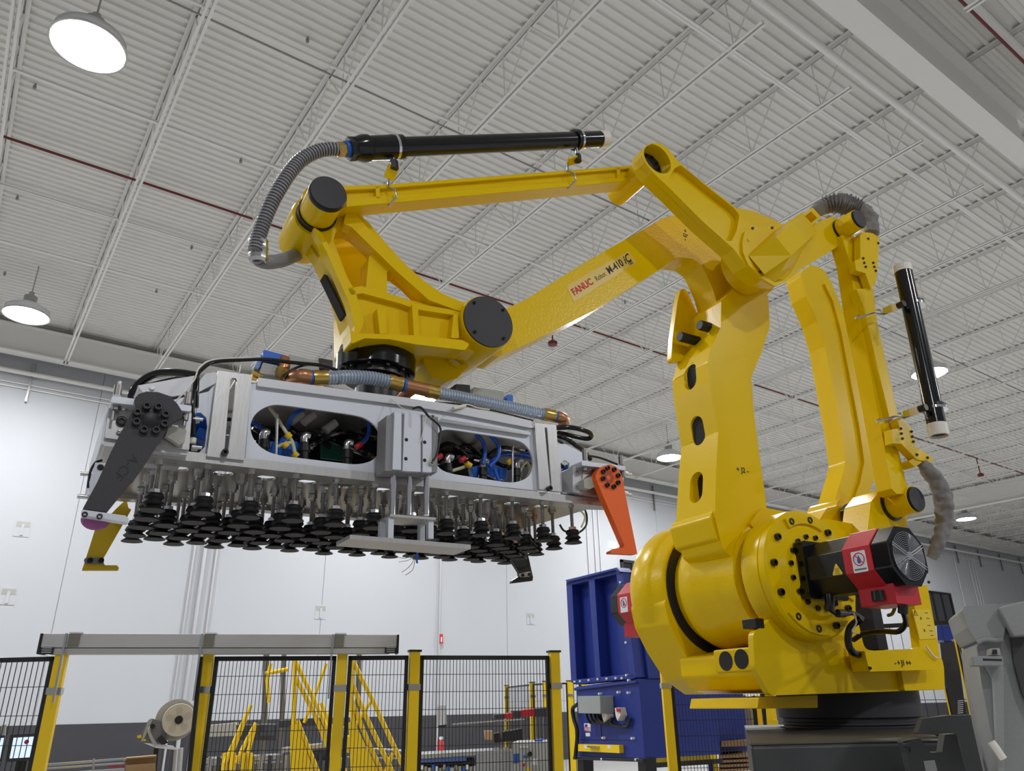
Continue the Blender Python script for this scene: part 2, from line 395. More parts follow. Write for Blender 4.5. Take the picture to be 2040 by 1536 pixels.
q = wallx(1222, 1087); o = box('exit_sign', (-.14, .14, -.04, 0, -.09, .09), EXG); o.location = (q.x, YW - .01, q.z); tag(o, 'green lit exit sign on the far wall behind the orange arm', 'exit sign')
# dark windows in the far wall
for i, (x0, y0, x1, y1) in enumerate(((1237, 1122, 1300, 1215), (1838, 1182, 1893, 1240))):
    a = wallx(x0, y0); b = wallx(x1, y0); c = wallx((x0 + x1) / 2, y1)
    e = empty('window_%d' % (i + 1), Matrix.Translation((a.x, YW, c.z))); e['kind'] = 'structure'
    w, h = b.x - a.x, max(a.z, b.z) - c.z
    bm = bmesh.new(); add_box(bm, 0, w, -.08, -.0, h - .09, h); add_box(bm, 0, w, -.08, 0, 0, .09); add_box(bm, 0, .09, -.08, 0, 0, h); add_box(bm, w - .09, w, -.08, 0, 0, h)
    mk('window_frame', bm, FBK, e, sm=0)
    for k in range(3): box('window_pane', (.09 + k * (w - .18) / 3 + .04, .09 + (k + 1) * (w - .18) / 3 - .04, -.03, -.02, .09, h - .09), GLS, e)
    for k in (1, 2): box('mullion', (.09 + k * (w - .18) / 3 - .04, .09 + k * (w - .18) / 3 + .04, -.07, 0, .09, h - .09), FBK, e)
# high bay lamps
names = {(0, 8.34): 'large bright round lamp glaring at the top left of the roof', (0, 16.4): 'round high bay lamp lower left, its dark hook in view', (9.0, 16.4): 'round high bay lamp glowing just under the clear suction hose', (18.1, 8.34): 'round lamp half hidden behind the upright black tube', (27.0, 16.4): 'small far lamp left of the curved rear link foot', (36.1, 16.4): 'small far lamp to the right of the hanging fabric sleeve'}
bm = bmesh.new(); add_lathe(bm, (0, 0), [(0, .41), (.12, .40), (.25, .20), (.27, .14)], 'z', 40, capa=False, capb=True)
meR = bpy.data.meshes.new('reflector'); bm.to_mesh(meR); bm.free(); meR.materials.append(mat('lamp_reflector', (.75, .77, .8), .25, metal=.5)); meR.polygons.foreach_set('use_smooth', [True] * len(meR.polygons))
bm = bmesh.new(); add_lathe(bm, (0, 0), [(.02, .37), (.03, .37)], 'z', 40); meL = bpy.data.meshes.new('diffuser'); bmesh.ops.recalc_face_normals(bm, faces=bm.faces[:]); bm.to_mesh(meL); bm.free(); meL.materials.append(LENS)
bm = bmesh.new(); add_lathe(bm, (0, 0), [(-.015, .405), (-.015, .425), (.01, .425), (.01, .405)], 'z', 40, capa=False, capb=False); meI = bpy.data.meshes.new('rim'); bm.to_mesh(meI); bm.free(); meI.materials.append(STL)
bm = bmesh.new(); add_lathe(bm, (0, 0), [(.24, .10), (.25, .12), (.42, .12), (.44, .05), (.52, .05)], 'z', 20); add_tube(bm, [(0, 0, .5), (0, 0, 10.055 - LAMPZ)], .012, 6)
meH = bpy.data.meshes.new('driver_housing'); bm.to_mesh(meH); bm.free(); meH.materials.append(GRY)
for x, y in LAMPS:
    fx, fy = FIX.get((x, y), (x, y))
    e = empty('high_bay_lamp', Matrix.Translation((fx, fy, LAMPZ)), names.get((x, y), 'round high bay lamp, %s from the left in the %s' % (('first', 'second', 'third', 'fourth', 'fifth', 'sixth')[[-9.0, 0, 9.0, 18.1, 27.0, 36.1].index(x)], 'row near the far wall' if y > 10 else 'middle row' if y > 0 else 'row behind the viewpoint')), 'lamp', 'high bay lamps')
    for nm, me in (('reflector', meR), ('diffuser', meL), ('rim', meI), ('driver_housing', meH)): link(nm, me, e)
#MARK2
# ------------------------------------------------------------------ the robot
OFF = (.54, 0, .53)
rob = empty('palletizing_robot', RF.mat() @ Matrix.Translation((-.54, 0, -.53)), 'large glossy yellow palletizing robot arm standing on the dark grey pedestal', 'robot')
def PV(pts, v): return [RF.v(p[0], p[1], v) + tuple(p[2:]) for p in pts]
def RP(name, pts, vt, v0, v1, m=YEL, parent=None, holes=(), r=.012, bevel=.004, **k):
    par = parent if parent is not None else rob
    return prism(name, fil(PV(pts, vt), r), v0, v1, m, par, OFF if par is rob else None, [fil(PV(h, vt), r * .8) for h in holes], bevel=bevel, **k)
def RL(name, c, prof, m=YEL, parent=None, n=48, sm=35):
    par = parent if parent is not None else rob
    return lathe(name, c, prof, m, par, OFF if par is rob else None, 'v', n, sm)
def rb(me, u, v, z, parent=None, rot=None, name=None):
    par = parent if parent is not None else rob
    o = link(name or me.name, me, par)
    base = Vector((u, v, z)) + (Vector(OFF) if par is rob else Vector())
    o.location = base
    if rot: o.rotation_euler = rot
    return o
B12 = bolt_mesh(.0125, .014, BLK); B9 = bolt_mesh(.009, .010, BLK); B6 = bolt_mesh(.0055, .006, BLK)
# --- turret
J2 = (0.0, 0.0)
tur = RL('far_housing', J2, [(-.36, .20), (-.355, .245), (-.335, .275), (-.30, .288), (-.22, .288), (-.205, .280), (-.19, .272), (-.14, .270), (-.128, .262), (-.128, .235)], YELR)
RL('housing_gap', J2, [(-.135, .254), (-.1245, .254), (-.122, .25)], RUB, tur)
nh = RL('near_housing', J2, [(.215, .14), (.225, .185), (.25, .222), (.285, .232), (.335, .232), (.338, .228), (.342, .232), (.366, .230), (.375, .222), (.375, .165), (.392, .150), (.392, .118), (.40, .112), (.40, .05)], YEL)
for k in range(12):
    a = R_(97 + 30 * k); px = None
    rb(B12, J2[0] + .195 * math.cos(a), .375, J2[1] + .195 * math.sin(a), nh)
for k in range(16):
    a = R_(11 + 22.5 * k); rb(B9, .128 * math.cos(a), .392, .128 * math.sin(a), nh)
# drip bosses around the flange
for (a0, a1) in ((150, 205), (262, 318), (60, 118)):
    prism('flange_boss', arc(J2, .215, a0, a1, 8) + arc(J2, .178, a1, a0, 8), .372, .385, YEL, rob, OFF, bevel=.003)
# turret body: two cheeks and a bridging base
cheek = [(1498, 1190), (1560, 1180), (1700, 1200), (1740, 1300), (1870, 1300), (1878, 1375), (1520, 1387), (1478, 1300), (1497, 1255)]
body_near = fil([RF.v(1496, 1262, .30), RF.v(1560, 1210, .30), (-.10, .10), RF.v(1700, 1170, .30), RF.v(1700, 1215, .30), RF.v(1718, 1294, .30), RF.v(1800, 1304, .30), RF.v(1872, 1310, .30), RF.v(1876, 1330, .30), RF.v(1878, 1374, .30), RF.v(1530, 1386, .30), RF.v(1499, 1330, .30)], .03)
prism('turret_cheek', body_near, .285, .31, YEL, rob, OFF, bevel=.006)
body_far = fil([(.27, -.06), (.20, .05), (-.15, .1), (-.28, -.1), (-.34, -.26), (-.62, -.28), (-.62, -.395), (.02, -.395), (.12, -.34), (.20, -.235), (.255, -.14)], .03)
prism('turret_cheek', body_far, -.345, -.13, YELR, rob, OFF, bevel=.01)
prism('turret_floor', fil([(.19, -.335), (.19, -.262), (.02, -.235), (-.2, -.235), (-.3, -.28), (-.62, -.29), (-.62, -.395), (.06, -.395), (.14, -.385)], .02), -.16, .29, YEL, rob, OFF, bevel=.006)
# fork tube sockets at the front
fk = [RF.v(1447, 1316, .10), RF.v(1477, 1312, .10)]
bm = bmesh.new()
for px, py in ((1445, 1317), (1478, 1313)):
    c = RF.v(px, py, .13); add_lathe(bm, c, [(.13, .030), (.2, .030)], 'v', 8)
e_ = RF.u(1448, 1316, .17)
sock = box('fork_socket', (.10, .2, .035, .285, -.326, -.246), YEL, rob, OFF, .008)
q = RF.v(1509, 1242, .30); box('stop_block', (q[0] - .018, q[0] + .022, .25, .314, q[1] - .016, q[1] + .016), BLK, rob, OFF, .002)
for px, py in ((1446, 1317), (1477, 1313)):
    yv, zv = RF.u(px, py, .2)
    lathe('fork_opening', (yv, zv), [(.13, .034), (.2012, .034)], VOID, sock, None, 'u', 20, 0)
# rear upright with instruction plate and the low bracket
up_ = RP('rear_upright', [(1815, 1170), (1845, 1165), (1868, 1290), (1878, 1374), (1800, 1376), (1792, 1330), (1830, 1290)], .33, .30, .335, r=.006)
RP('junction_cover', [(1722, 1297), (1828, 1292), (1862, 1300), (1869, 1318), (1866, 1334), (1733, 1338)], .40, .33, .40, r=.003, bevel=.002)
for px, py in ((1732, 1331), (1845, 1140), (1849, 1160)):
    q = RF.v(px, py, .40); rb(B6, q[0], .40, q[1])
bk = RP('pivot_bracket', [(1725, 1085), (1735, 1000), (1752, 978), (1772, 970), (1800, 985), (1808, 1020), (1806, 1060), (1812, 1110), (1815, 1180), (1730, 1180)], .33, .20, .33, r=.02, bevel=.006)
LC = RF.v(1814, 997, .42)
RL('pivot_ring', LC, [(.325, .066), (.34, .066)], RUB, bk)
RP('turret_web', [(1590, 1040), (1640, 1034), (1725, 1050), (1765, 1062), (1790, 1100), (1800, 1200), (1640, 1200), (1560, 1130)], .24, .18, .25, r=.02)
RP('turret_web', [(1505, 1022), (1518, 1012), (1560, 1020), (1600, 1040), (1590, 1080), (1530, 1080), (1490, 1045)], .21, .12, .22, r=.01)
# J3 crank pieces near the curved link foot
RP('crank_arm', [(1622, 1042), (1640, 1014), (1660, 1010), (1700, 1008), (1735, 1000), (1760, 1060), (1640, 1062)], -.02, -.10, .0, r=.02)
cp = RP('crank_cap', [(1703, 1010), (1712, 997), (1728, 998), (1732, 1010), (1727, 1044), (1714, 1044), (1706, 1030)], .10, .02, .11, m=BLKG, r=.01)
for px, py in ((1713, 1005), (1722, 1002), (1713, 1016), (1716, 1026), (1718, 1036)):
    q = RF.v(px, py, .11); rb(B9, q[0], .11, q[1], cp)
RP('crank_lug', [(1672, 1050), (1690, 1030), (1704, 1000), (1720, 994), (1730, 1000), (1740, 1050)], .02, -.04, .04, r=.01)
# J2 motor (near side)
def octo(c, a, rot=22.5, n=8): return [(c[0] + a / math.cos(PI / n) * math.cos(R_(rot + 360 / n * k)), c[1] + a / math.cos(PI / n) * math.sin(R_(rot + 360 / n * k))) for k in range(n)]
def motor(s, par, flip=1, base=.395, sc=.97):
    def vv(x): return base + flip * x * sc if flip == 1 else -(base + x * sc)
    def pr(nm, pts, a, b, m, pp, bv=.002): a, b = sorted((vv(a), vv(b))); return prism(nm, pts, a, b, m, pp, OFF if pp is rob else None, bevel=bv)
    mt = pr('servo_motor', fil(octo(J2, .092), .0), .03, .235, BLKG if 0 else BLK, par)
    pr('mounting_flange', fil([(.10, .10), (-.10, .10), (-.10, -.10), (.10, -.10)], .012), .0, .04, BLKG, mt)
    cw = pr('motor_cowl', octo(J2, .098), .20, .31, RED, mt)
    pr('cowl_box', fil([(.05, -.075), (-.075, -.075), (-.075, -.145), (.05, -.145)], .004), .20, .335, RED, mt)
    fh = pr('fan_housing', fil(octo(J2, .094), .01), .305, .372, BLKG, mt)
    pr('fan_well', circ(J2, .080, 32), .31, .3735, VOID, fh, 0)
    g = bmesh.new(); t0 = vv(.377)
    for k in range(13):
        r = .082 * (k + 1.2) / 14.2; add_tube(g, [(r * math.cos(2 * PI * j / 36), t0, r * math.sin(2 * PI * j / 36)) for j in range(37)], .0012, 5)
    for a in (25, 155, 205, 335):
        for d in (-.004, .004): 
            c_, s_ = math.cos(R_(a)), math.sin(R_(a)); add_tube(g, [(-s_ * d + .012 * c_, vv(.379), c_ * d + .012 * s_), (-s_ * d + .085 * c_, vv(.379), c_ * d + .085 * s_)], .0014, 5)
    add_lathe(g, J2, sorted([(vv(.376), .013), (vv(.382), .012)]), 'v', 20)
    mk('fan_grille', g, CHR, fh, None, 50)
    return mt, cw
mt, cw = motor(1, rob)
# warning triangle and no-water label on the face towards the gripper (+u)
def uface(name, pts, u, d, m, par): return prism(name, pts, u, u + d, m, par, None, ax='u', bevel=0)
tz = [(.527, -.030), (.581, -.030), (.554, .020)]
tr = uface('warning_triangle', fil([(p[0], p[1] - .010) for p in tz], .006), .0922, .0006, TEX, mt)
uface('triangle_field', fil([(.5315, -.037), (.5765, -.037), (.554, .004)], .005), .0928, .0004, LBY, tr)
bm = bmesh.new()
for k in (-.006, 0, .006): add_tube(bm, [(.0934, .554 + k + .0015 * math.sin(j * 1.3), -.030 + j * .0026) for j in range(7)], .0007, 4)
add_tube(bm, [(.0934, .545, -.033), (.0934, .563, -.033)], .0007, 4); mk('heat_symbol', bm, TEX, tr, None, 0)
lb = uface('no_water_label', fil([(.622, -.042), (.676, -.042), (.676, .026), (.622, .026)], .003), .0982, .0006, LBL, cw)
bm = bmesh.new(); add_tube(bm, [(.0992, .649 + .020 * math.cos(2 * PI * j / 28), .0 + .020 * math.sin(2 * PI * j / 28)) for j in range(29)], .0016, 6)
add_tube(bm, [(.0994, .635, .014), (.0994, .663, -.014)], .0014, 6); mk('ban_ring', bm, TRD, lb, None, 0)
uface('water_drop', fil([(.649, .014), (.657, -.004), (.655, -.012), (.649, -.015), (.643, -.012), (.641, -.004)], .002), .0986, .0004, BPR, lb)
bm = bmesh.new()
for k in range(9): add_box(bm, .0988, .0992, .627 + k * .005, .6305 + k * .005, -.035, -.030)
mk('print_line', bm, TEX, lb, None, 0)
mt2, cw2 = motor(1, rob, flip=-1, base=.36)
lb = uface('no_water_label', fil([(-.640, -.042), (-.586, -.042), (-.586, .026), (-.640, .026)], .003), .0982, .0006, LBL, cw2)
bm = bmesh.new(); add_tube(bm, [(.0992, -.613 + .020 * math.cos(2 * PI * j / 28), .0 + .020 * math.sin(2 * PI * j / 28)) for j in range(29)], .0016, 6)
add_tube(bm, [(.0994, -.627, .014), (-.0 + .0994, -.599, -.014)], .0014, 6); mk('ban_ring', bm, TRD, lb, None, 0)
uface('water_drop', fil([(-.613, .014), (-.605, -.004), (-.607, -.012), (-.613, -.015), (-.619, -.012), (-.621, -.004)], .002), .0986, .0004, BPR, lb)
# second motor hanging in the turret and cables
RL('base_motor', (0, 0), [(0, .01)], BLK) if 0 else None
j1 = RF.v(1745, 1230, .28)
bm = bmesh.new(); add_prism(bm, octo((j1[0], .22), .068), -.14, .10, (), 'z'); add_prism(bm, octo((j1[0], .22), .056), -.24, -.14, (), 'z'); add_lathe(bm, (j1[0], .22), [(.10, .06), (.14, .055)], 'z', 12)
mk('turret_motor', bm, BLK, rob, (OFF[0], OFF[1], OFF[2] + j1[1] + .02), 35, .003)
def RT(name, pts, r, m, par=None, n=8, k=8):
    """pts (px, py, v)"""
    q = []
    for px, py, v in pts:
        a = RF.v(px, py, v); q.append((a[0], v, a[1]))
    par = par if par is not None else rob
    return tube(name, spl(q, k), r, m, par, OFF if par is rob else None, n)
RT('motor_cable', [(1797, 1180, .70), (1799, 1215, .68), (1804, 1240, .64), (1790, 1258, .60), (1760, 1258, .52), (1722, 1262, .42), (1700, 1275, .36)], .009, BLK)
RT('motor_cable', [(1784, 1185, .66), (1784, 1205, .62), (1778, 1222, .56), (1770, 1226, .5)], .006, BLK)
RT('motor_cable', [(1716, 1232, .44), (1694, 1250, .40), (1690, 1280, .38), (1700, 1300, .38), (1722, 1306, .36)], .013, BLK)
RT('motor_cable', [(1652, 1192, .46), (1655, 1215, .45), (1675, 1224, .44), (1700, 1222, .42), (1718, 1232, .4)], .008, BLK)
RT('cable_plug', [(1652, 1185, .46), (1653, 1200, .46), (1652, 1214, .45)], .016, BLK, k=2)
RT('cable_plug', [(1668, 1222, .45), (1682, 1222, .44)], .014, BLK, k=2)
RT('cable_plug', [(1799, 1180, .70), (1799, 1222, .68)], .016, BLK, k=3)
RT('cable_plug', [(1752, 1178, .66), (1755, 1198, .66)], .026, BLK, k=3)
RT('cable_tie', [(1700, 1220, .45), (1706, 1240, .45), (1698, 1258, .44), (1712, 1262, .44)], .003, WPL)
RT('cable_tie', [(1845, 1287, .41), (1858, 1305, .41), (1868, 1312, .41)], .0035, WPL)
RT('motor_cable', [(1288, 1232, -.62), (1284, 1262, -.60), (1300, 1292, -.56), (1322, 1300, -.5), (1336, 1292, -.42)], .010, BLK)
RT('motor_cable', [(1298, 1235, -.58), (1308, 1258, -.56), (1322, 1282, -.52)], .018, BLK)
# base plate and turntable
J1c = (-.54, .0)
RP('base_skirt', [(1503, 1390), (1620, 1385), (1620, 1410), (1500, 1412)], .22, -.1, .24, r=.004)
lathe('turntable', J1c, [(-.528, .258), (-.518, .258), (-.515, .264), (-.506, .264), (-.503, .258), (-.492, .258), (-.488, .272), (-.39, .275)], BLKM, rob, OFF, 'z', 56, 25)
lathe('turntable_seal', J1c, [(-.533, .262), (-.528, .262)], STLD, rob, OFF, 'z', 56, 25)
# J1 and J2 marks, instruction plate
q = RF.v(1799, 1321, .401)
text('axis_mark', '- \u25cf J1 \u25cf\u25cf'.replace('\u25cf', '+'), .026, TEX, rob, (q[0], .4012, q[1]), (-1, 0, 0), (0, 0, 1), OFF, .0006)
pl = RP('instruction_plate', [(1817, 1214), (1852, 1214), (1866, 1272), (1832, 1274)], .337, .335, .338, m=LBY, r=.001, bevel=0)
for k, (px, py, sz) in enumerate(((1823, 1221, .022), (1835, 1232, .016), (1842, 1256, .016))):
    q = RF.v(px, py, .339)
    text('plate_print', ('!', 'A', 'A')[k], sz, TEX, pl, (q[0], .3385, q[1]), (-1, 0, 0), (0, 0, 1), None, .0003)
bm = bmesh.new()
for px, py, L in ((1824, 1221, .0), (1846, 1221, .02), (1849, 1232, .02), (1851, 1246, .02), (1855, 1257, .02), (1857, 1266, .02)):
    q = RF.v(px, py, .339)
    if L: add_box(bm, q[0] - L / 2, q[0] + L / 2, .338, .3386, q[1] - .0012, q[1] + .0012)
    else:
        for a, b in (((-.012, -.009), (.012, -.009)), ((.012, -.009), (0, .012)), ((0, .012), (-.012, -.009))):
            add_tube(bm, [(q[0] + a[0], .3386, q[1] + a[1]), (q[0] + b[0], .3386, q[1] + b[1])], .0009, 4)
mk('plate_print', bm, TEX, pl, None, 0)
# --- lower arm (J2 to J3)
VN, VF = .20, -.02
la_pts = [(1475, 560, .05), (1502, 565, .08), (1530, 583, .05), (1534, 650, .05), (1516, 705, .08), (1496, 752, .08), (1503, 830, .05), (1513, 905, .02), (1526, 1000, .05), (1530, 1045, .02), (1545, 1085), (1500, 1140), (1440, 1095, .03), (1424, 1030, .02), (1427, 931, .02), (1431, 860), (1413, 760, .03), (1410, 721, .02), (1418, 690, .02), (1436, 652, .01), (1437, 600, .008), (1460, 575, .02)]
la = prism('lower_arm', fil(PV(la_pts, VN), .02), VF, VN, YEL, rob, OFF, bevel=.012)
RL('arm_hub', J2, [(-.124, .214), (-.09, .216), (-.075, .236), (-.03, .240), (.0, .238), (.05, .228), (.21, .222), (.222, .15)], YELR, la)
pA = PV([(1362, 1042), (1424, 1030), (1440, 1095), (1398, 1120), (1350, 1105)], .12)
# ribbed shoulder where the arm meets the hub
bm = bmesh.new()
prism('hub_shoulder', fil([(.288, .215), (.262, .245), (.10, .27), (.02, .20), (.08, .10), (.20, .10), (.272, .135)], .015), -.035, .19, YELR, la, None, bevel=.02)
# front face: oval openings and the two rubber stops
def oval(yc, zc, w, h, n=8): return arc((yc, zc + h / 2 - w / 2), w / 2, 0, 180, n) + arc((yc, zc - h / 2 + w / 2), w / 2, 180, 360, n)
def front_u(px, py, vguess=.09):
    return RF.v(px, py, vguess)
def fr(px, py, v=.09):
    q = RF.v(px, py, v); return q
cut = bmesh.new(); wells = []
for (px, py, h) in ((1373, 750, .118), (1384, 857, .125), (1395, 972, .128)):
    q = fr(px, py); add_prism(cut, [(.09 + a, q[1] + b) for a, b in oval(0, 0, .074, h)], q[0] - .035, q[0] + .08, (), 'u'); wells.append(q)
co = mk('cutter', cut, VOID, None, None, 0); co.location = OFF; co.parent = rob
md = la.modifiers.new('openings', 'BOOLEAN'); md.object = co; md.operation = 'DIFFERENCE'; md.solver = 'EXACT'
bpy.context.view_layer.update(); nm_ = bpy.data.meshes.new_from_object(la.evaluated_get(bpy.context.evaluated_depsgraph_get()))
la.modifiers.clear(); la.data = nm_; w_ = la.modifiers.new('wn', 'WEIGHTED_NORMAL'); w_.keep_sharp = True; nm_.name = 'lower_arm'; nm_.set_sharp_from_angle(angle=R_(30)); bpy.data.objects.remove(co)
nm_.materials.clear(); nm_.materials.append(YEL)
for p_ in nm_.polygons: p_.material_index = 0
for q, h in zip(wells, (.118, .125, .128)):
    o = prism('oval_shade_plate', oval(0, 0, .092, h + .02), -.06, -.024, VOID, la, None, ax='u', bevel=.0); o.location = (q[0], .09, q[1])  # near-black plate paints the shade deep inside each cut opening
for px, py in ((1397, 655), (1361, 676)):
    q = fr(px, py, .10 if px > 1380 else .04)
    lathe('rubber_stop', (0, 0), [(-.05, .022), (.050, .022), (.054, .020)], BLK, la, None, 'u', 20).location = (q[0] - .02, .125 if px > 1380 else .055, q[1])
q = RF.v(1479, 937, VN)
text('axis_mark', '+ J2 -', .030, TEX, la, (q[0], VN + .0005, q[1]), (-1, 0, 0), (0, 0, 1), None, .0006)
fa = RP('far_fork', [(1337, 720), (1340, 672), (1350, 600), (1356, 577), (1364, 574), (1374, 590), (1400, 650), (1410, 720)], -.0, -.03, .0, parent=la, r=.012)

# --- upper arm (J3 to wrist)
UN, UF = .14, .02
ua_pts = [(1000, 618), (1043, 599), (1166, 522), (1299, 447, .01), (1322, 434, .06), (1358, 426, .06), (1400, 420), (1461, 414, .1), (1498, 419, .1), (1561, 446, .05), (1575, 520, .05), (1540, 575, .05), (1480, 640, .08), (1438, 640, .06), (1420, 575, .1), (1398, 528, .08), (1380, 515, .06), (1350, 512, .06), (1322, 532, .05), (1180, 620), (1040, 690), (990, 712, .05), (930, 690, .05), (925, 640, .05), (950, 612, .05)]
ua = prism('upper_arm', fil(PV(ua_pts, UN), .02), UF, UN, YELR, rob, OFF, bevel=.010)
# name plate on the arm
lab = [RF.v(x, y, UN) for x, y in ((1143, 602), (1128, 570), (1252, 500), (1268, 523))]
np_ = prism('name_plate', lab, UN, UN + .001, mat('name_plate', (.78, .56, .12), .25), ua, None, bevel=0)
a = Vector(lab[0]); b = Vector(lab[3]); dirx = (b - a).normalized(); diry = Vector((-dirx.y, dirx.x)) if dirx.x < 0 else Vector((dirx.y, -dirx.x))
if diry.y < 0: diry = -diry
def onlab(px, py): q = RF.v(px, py, UN); return (q[0], UN + .0012, q[1])
dx3, dy3 = (dirx.x, 0, dirx.y), (diry.x, 0, diry.y)
text('lettering', 'FANUC', .039, TRD, np_, onlab(1160, 572), dx3, dy3, None, .0012, sx=.98)
text('lettering', 'Robot', .031, TEX, np_, onlab(1196, 551), dx3, dy3, None, -.0001, sx=.85)
text('lettering', 'M-410', .045, TEX, np_, onlab(1225, 532), dx3, dy3, None, .0008, sx=.92)
text('lettering', 'iC', .050, TEX, np_, onlab(1248, 517), dx3, dy3, None, .0008, shear=.3, sx=.95)
text('lettering', '185', .022, TEX, np_, onlab(1256, 524.5), dx3, dy3, None, .0003)
q = RF.v(1365, 468, UN); text('axis_mark', '+ J3 -', .028, TEX, ua, (q[0], UN + .0005, q[1]), (0.2, 0, -1), (1, 0, .2), None, .0006)
# --- rocker on J3
KN, KF = .40, .325
RKp = [(1286, 325, .03), (1281, 306, .03), (1286, 293, .03), (1299, 285, .03), (1314, 285, .03), (1331, 296, .03), (1349, 319), (1400, 365), (1461, 413), (1480, 436), (1530, 462), (1575, 470), (1620, 448), (1640, 437), (1659, 431), (1676, 440), (1674, 480), (1668, 492), (1590, 540), (1560, 560), (1520, 556), (1487, 530), (1462, 496), (1400, 441), (1332, 373), (1300, 343)]
BH = [(1296, 306), (1303, 300), (1312, 299), (1322, 306), (1332, 318), (1334, 328), (1330, 334), (1320, 334), (1306, 324)]
CHN = [(1335, 351, .01), (1344, 335, .02), (1356, 329, .01), (1464, 412, .02), (1473, 430, .02), (1468, 458, .01), (1458, 480, .01), (1448, 480, .01), (1336, 366, .01)]
def dep(P): return (P - CAM).dot(-cz_)
def rpx(F, px, py, v, n):
    q = F.v(px, py, v); return n * dep(F.w(q[0], v, q[1])) / FPX
bhc = RF.v(1309.8, 316.2, KN); bhr = rpx(RF, 1310, 316, KN, 1) * 34
rk = prism('rocker_arm', fil(PV(RKp, KN), .02), KF, KN - .028, YEL, rob, OFF, [circ(bhc, bhr, 36)], bevel=.004)
prism('rocker_rim', fil(PV(RKp, KN), .02), KN - .030, KN, YEL, rk, None, [circ(bhc, bhr, 36), fil(PV(CHN, KN), .01)], bevel=.004)
RP('pocket_wall', [(1335, 345), (1342, 320), (1350, 326), (1470, 425), (1474, 440), (1462, 470), (1450, 476), (1345, 372)], KN, KF - .0, KF + .02, parent=rk) if 0 else None
hub = RF.v(1540, 500, KN)
RL('rocker_hub', hub, [(.20, .085), (.205, .115), (.30, .118), (.33, .118)], YEL, rk)
RP('joint_cover', [(1479, 482), (1484, 461), (1499, 451), (1515, 453), (1528, 459), (1537, 450), (1560, 452), (1600, 500), (1588, 545), (1568, 560), (1544, 570), (1520, 556), (1492, 528), (1480, 502)], .412, .40, .412, parent=rk, r=.004, bevel=.0015)
# sheet box over the joint
bx = [(1491, 510), (1549, 474), (1580, 444), (1592, 428), (1602, 421), (1612, 440), (1622, 470), (1606, 481), (1576, 510), (1568, 552), (1545, 563), (1519, 545)]
bm = bmesh.new(); cv = []
for px, py, v in ((1492, 510, .415), (1546, 472, .50), (1576, 509, .50), (1523, 546, .435), (1579, 442, .475), (1608, 480, .475), (1542, 460, .412), (1598, 423, .412), (1601, 428, .425), (1626, 462, .425), (1577, 542, .412), (1562, 558, .412), (1543, 563, .412), (1522, 550, .412)):
    q = RF.v(px, py, v); cv.append(bm.verts.new((q[0], v, q[1])))
for f_ in ((0, 1, 2, 3), (1, 4, 5, 2), (4, 8, 9, 5), (0, 6, 7, 8, 4, 1), (3, 2, 5, 10, 11, 12, 13), (0, 3, 13)): bm.faces.new([cv[k] for k in f_])
o = mk('cover_box', bm, YEL, rk, None, 0); so = o.modifiers.new('sheet', 'SOLIDIFY'); so.thickness = .002
for px, py in ((1499, 455), (1538, 454), (1567, 520), (1514, 542)):
    q = RF.v(px, py, .413); rb(B6, q[0], .412, q[1], rk)
q = RF.v(1491, 478, .413); RL('grease_cap', q, [(.41, .008), (.416, .007)], YEL, rk, 16)
bxx = RP('cable_guide', [(1600, 430), (1619, 413), (1636, 432), (1618, 450)], .42, .36, .42, parent=rk, r=0, bevel=.001, holes=[[(1604, 431), (1616, 421), (1628, 434), (1616, 444)]])
# recessed channel of the rocker: a darker inset floor with raised rims
ch = [(1343, 340), (1352, 328), (1366, 336), (1460, 412), (1472, 430), (1472, 448), (1462, 474), (1450, 482), (1436, 474), (1342, 376), (1334, 360)]
rk2 = bpy.data.objects[rk.name]
# top bearing
TB = bhc
RL('bearing_plate', TB, [(.328, .060), (.350, .060)], BLK, rk)
for k in range(10): rb(B6, TB[0] + .048 * math.cos(.628 * k), .352, TB[1] + .048 * math.sin(.628 * k), rk)
# upper right pivot
UC = RF.v(1695, 446, .46)
RL('pivot_ring', UC, [(.385, .052), (.41, .052)], RUB, rk)
# --- rear straight rod (low pivot to upper pivot) with cable duct
rod = RL('rear_rod', UC, [(.41, .050), (.50, .050)], YEL)
RL('rod_cap', UC, [(.50, .047), (.51, .044)], RUB, rod)
RL('rod_boss', LC, [(.335, .056), (.44, .056)], YEL, rod)
RL('rod_cap', LC, [(.44, .052), (.45, .049)], RUB, rod)
RP('rod_body', [(1672, 470), (1698, 472), (1712, 520), (1727, 600), (1760, 760), (1786, 900), (1806, 985), (1782, 985), (1772, 975), (1760, 905), (1730, 745), (1702, 610), (1688, 520)], .42, .36, .43, parent=rod, r=.006, bevel=.003)
RP('duct', [(1706, 575), (1740, 575), (1747, 640), (1790, 830), (1772, 832), (1720, 610)], .46, .42, .46, parent=rod, r=.004, bevel=.002)
gd = RP('cable_bracket', [(1712, 470), (1716, 463), (1736, 465), (1750, 474), (1746, 540), (1742, 568), (1733, 576), (1722, 545), (1704, 540), (1701, 520), (1712, 516)], .47, .44, .475, parent=rod, r=.0, bevel=.001)
for px, py in ((1729, 476), (1749, 485), (1719, 515), (1721, 524), (1724, 532), (1739, 524), (1741, 532), (1744, 540)):
    q = RF.v(px, py, .475); rb(B6, q[0], .475, q[1], gd)
gd = RP('cable_bracket', [(1786, 838), (1792, 832), (1812, 850), (1815, 862), (1822, 890), (1858, 914), (1852, 922), (1824, 916), (1794, 885), (1776, 884), (1773, 856), (1790, 854)], .47, .44, .475, parent=rod, r=.0, bevel=.001)
for px, py in ((1794, 854), (1795, 864), (1797, 874), (1815, 860), (1817, 870), (1819, 880), (1826, 906), (1847, 912)):
    q = RF.v(px, py, .475); rb(B6, q[0], .475, q[1], gd)
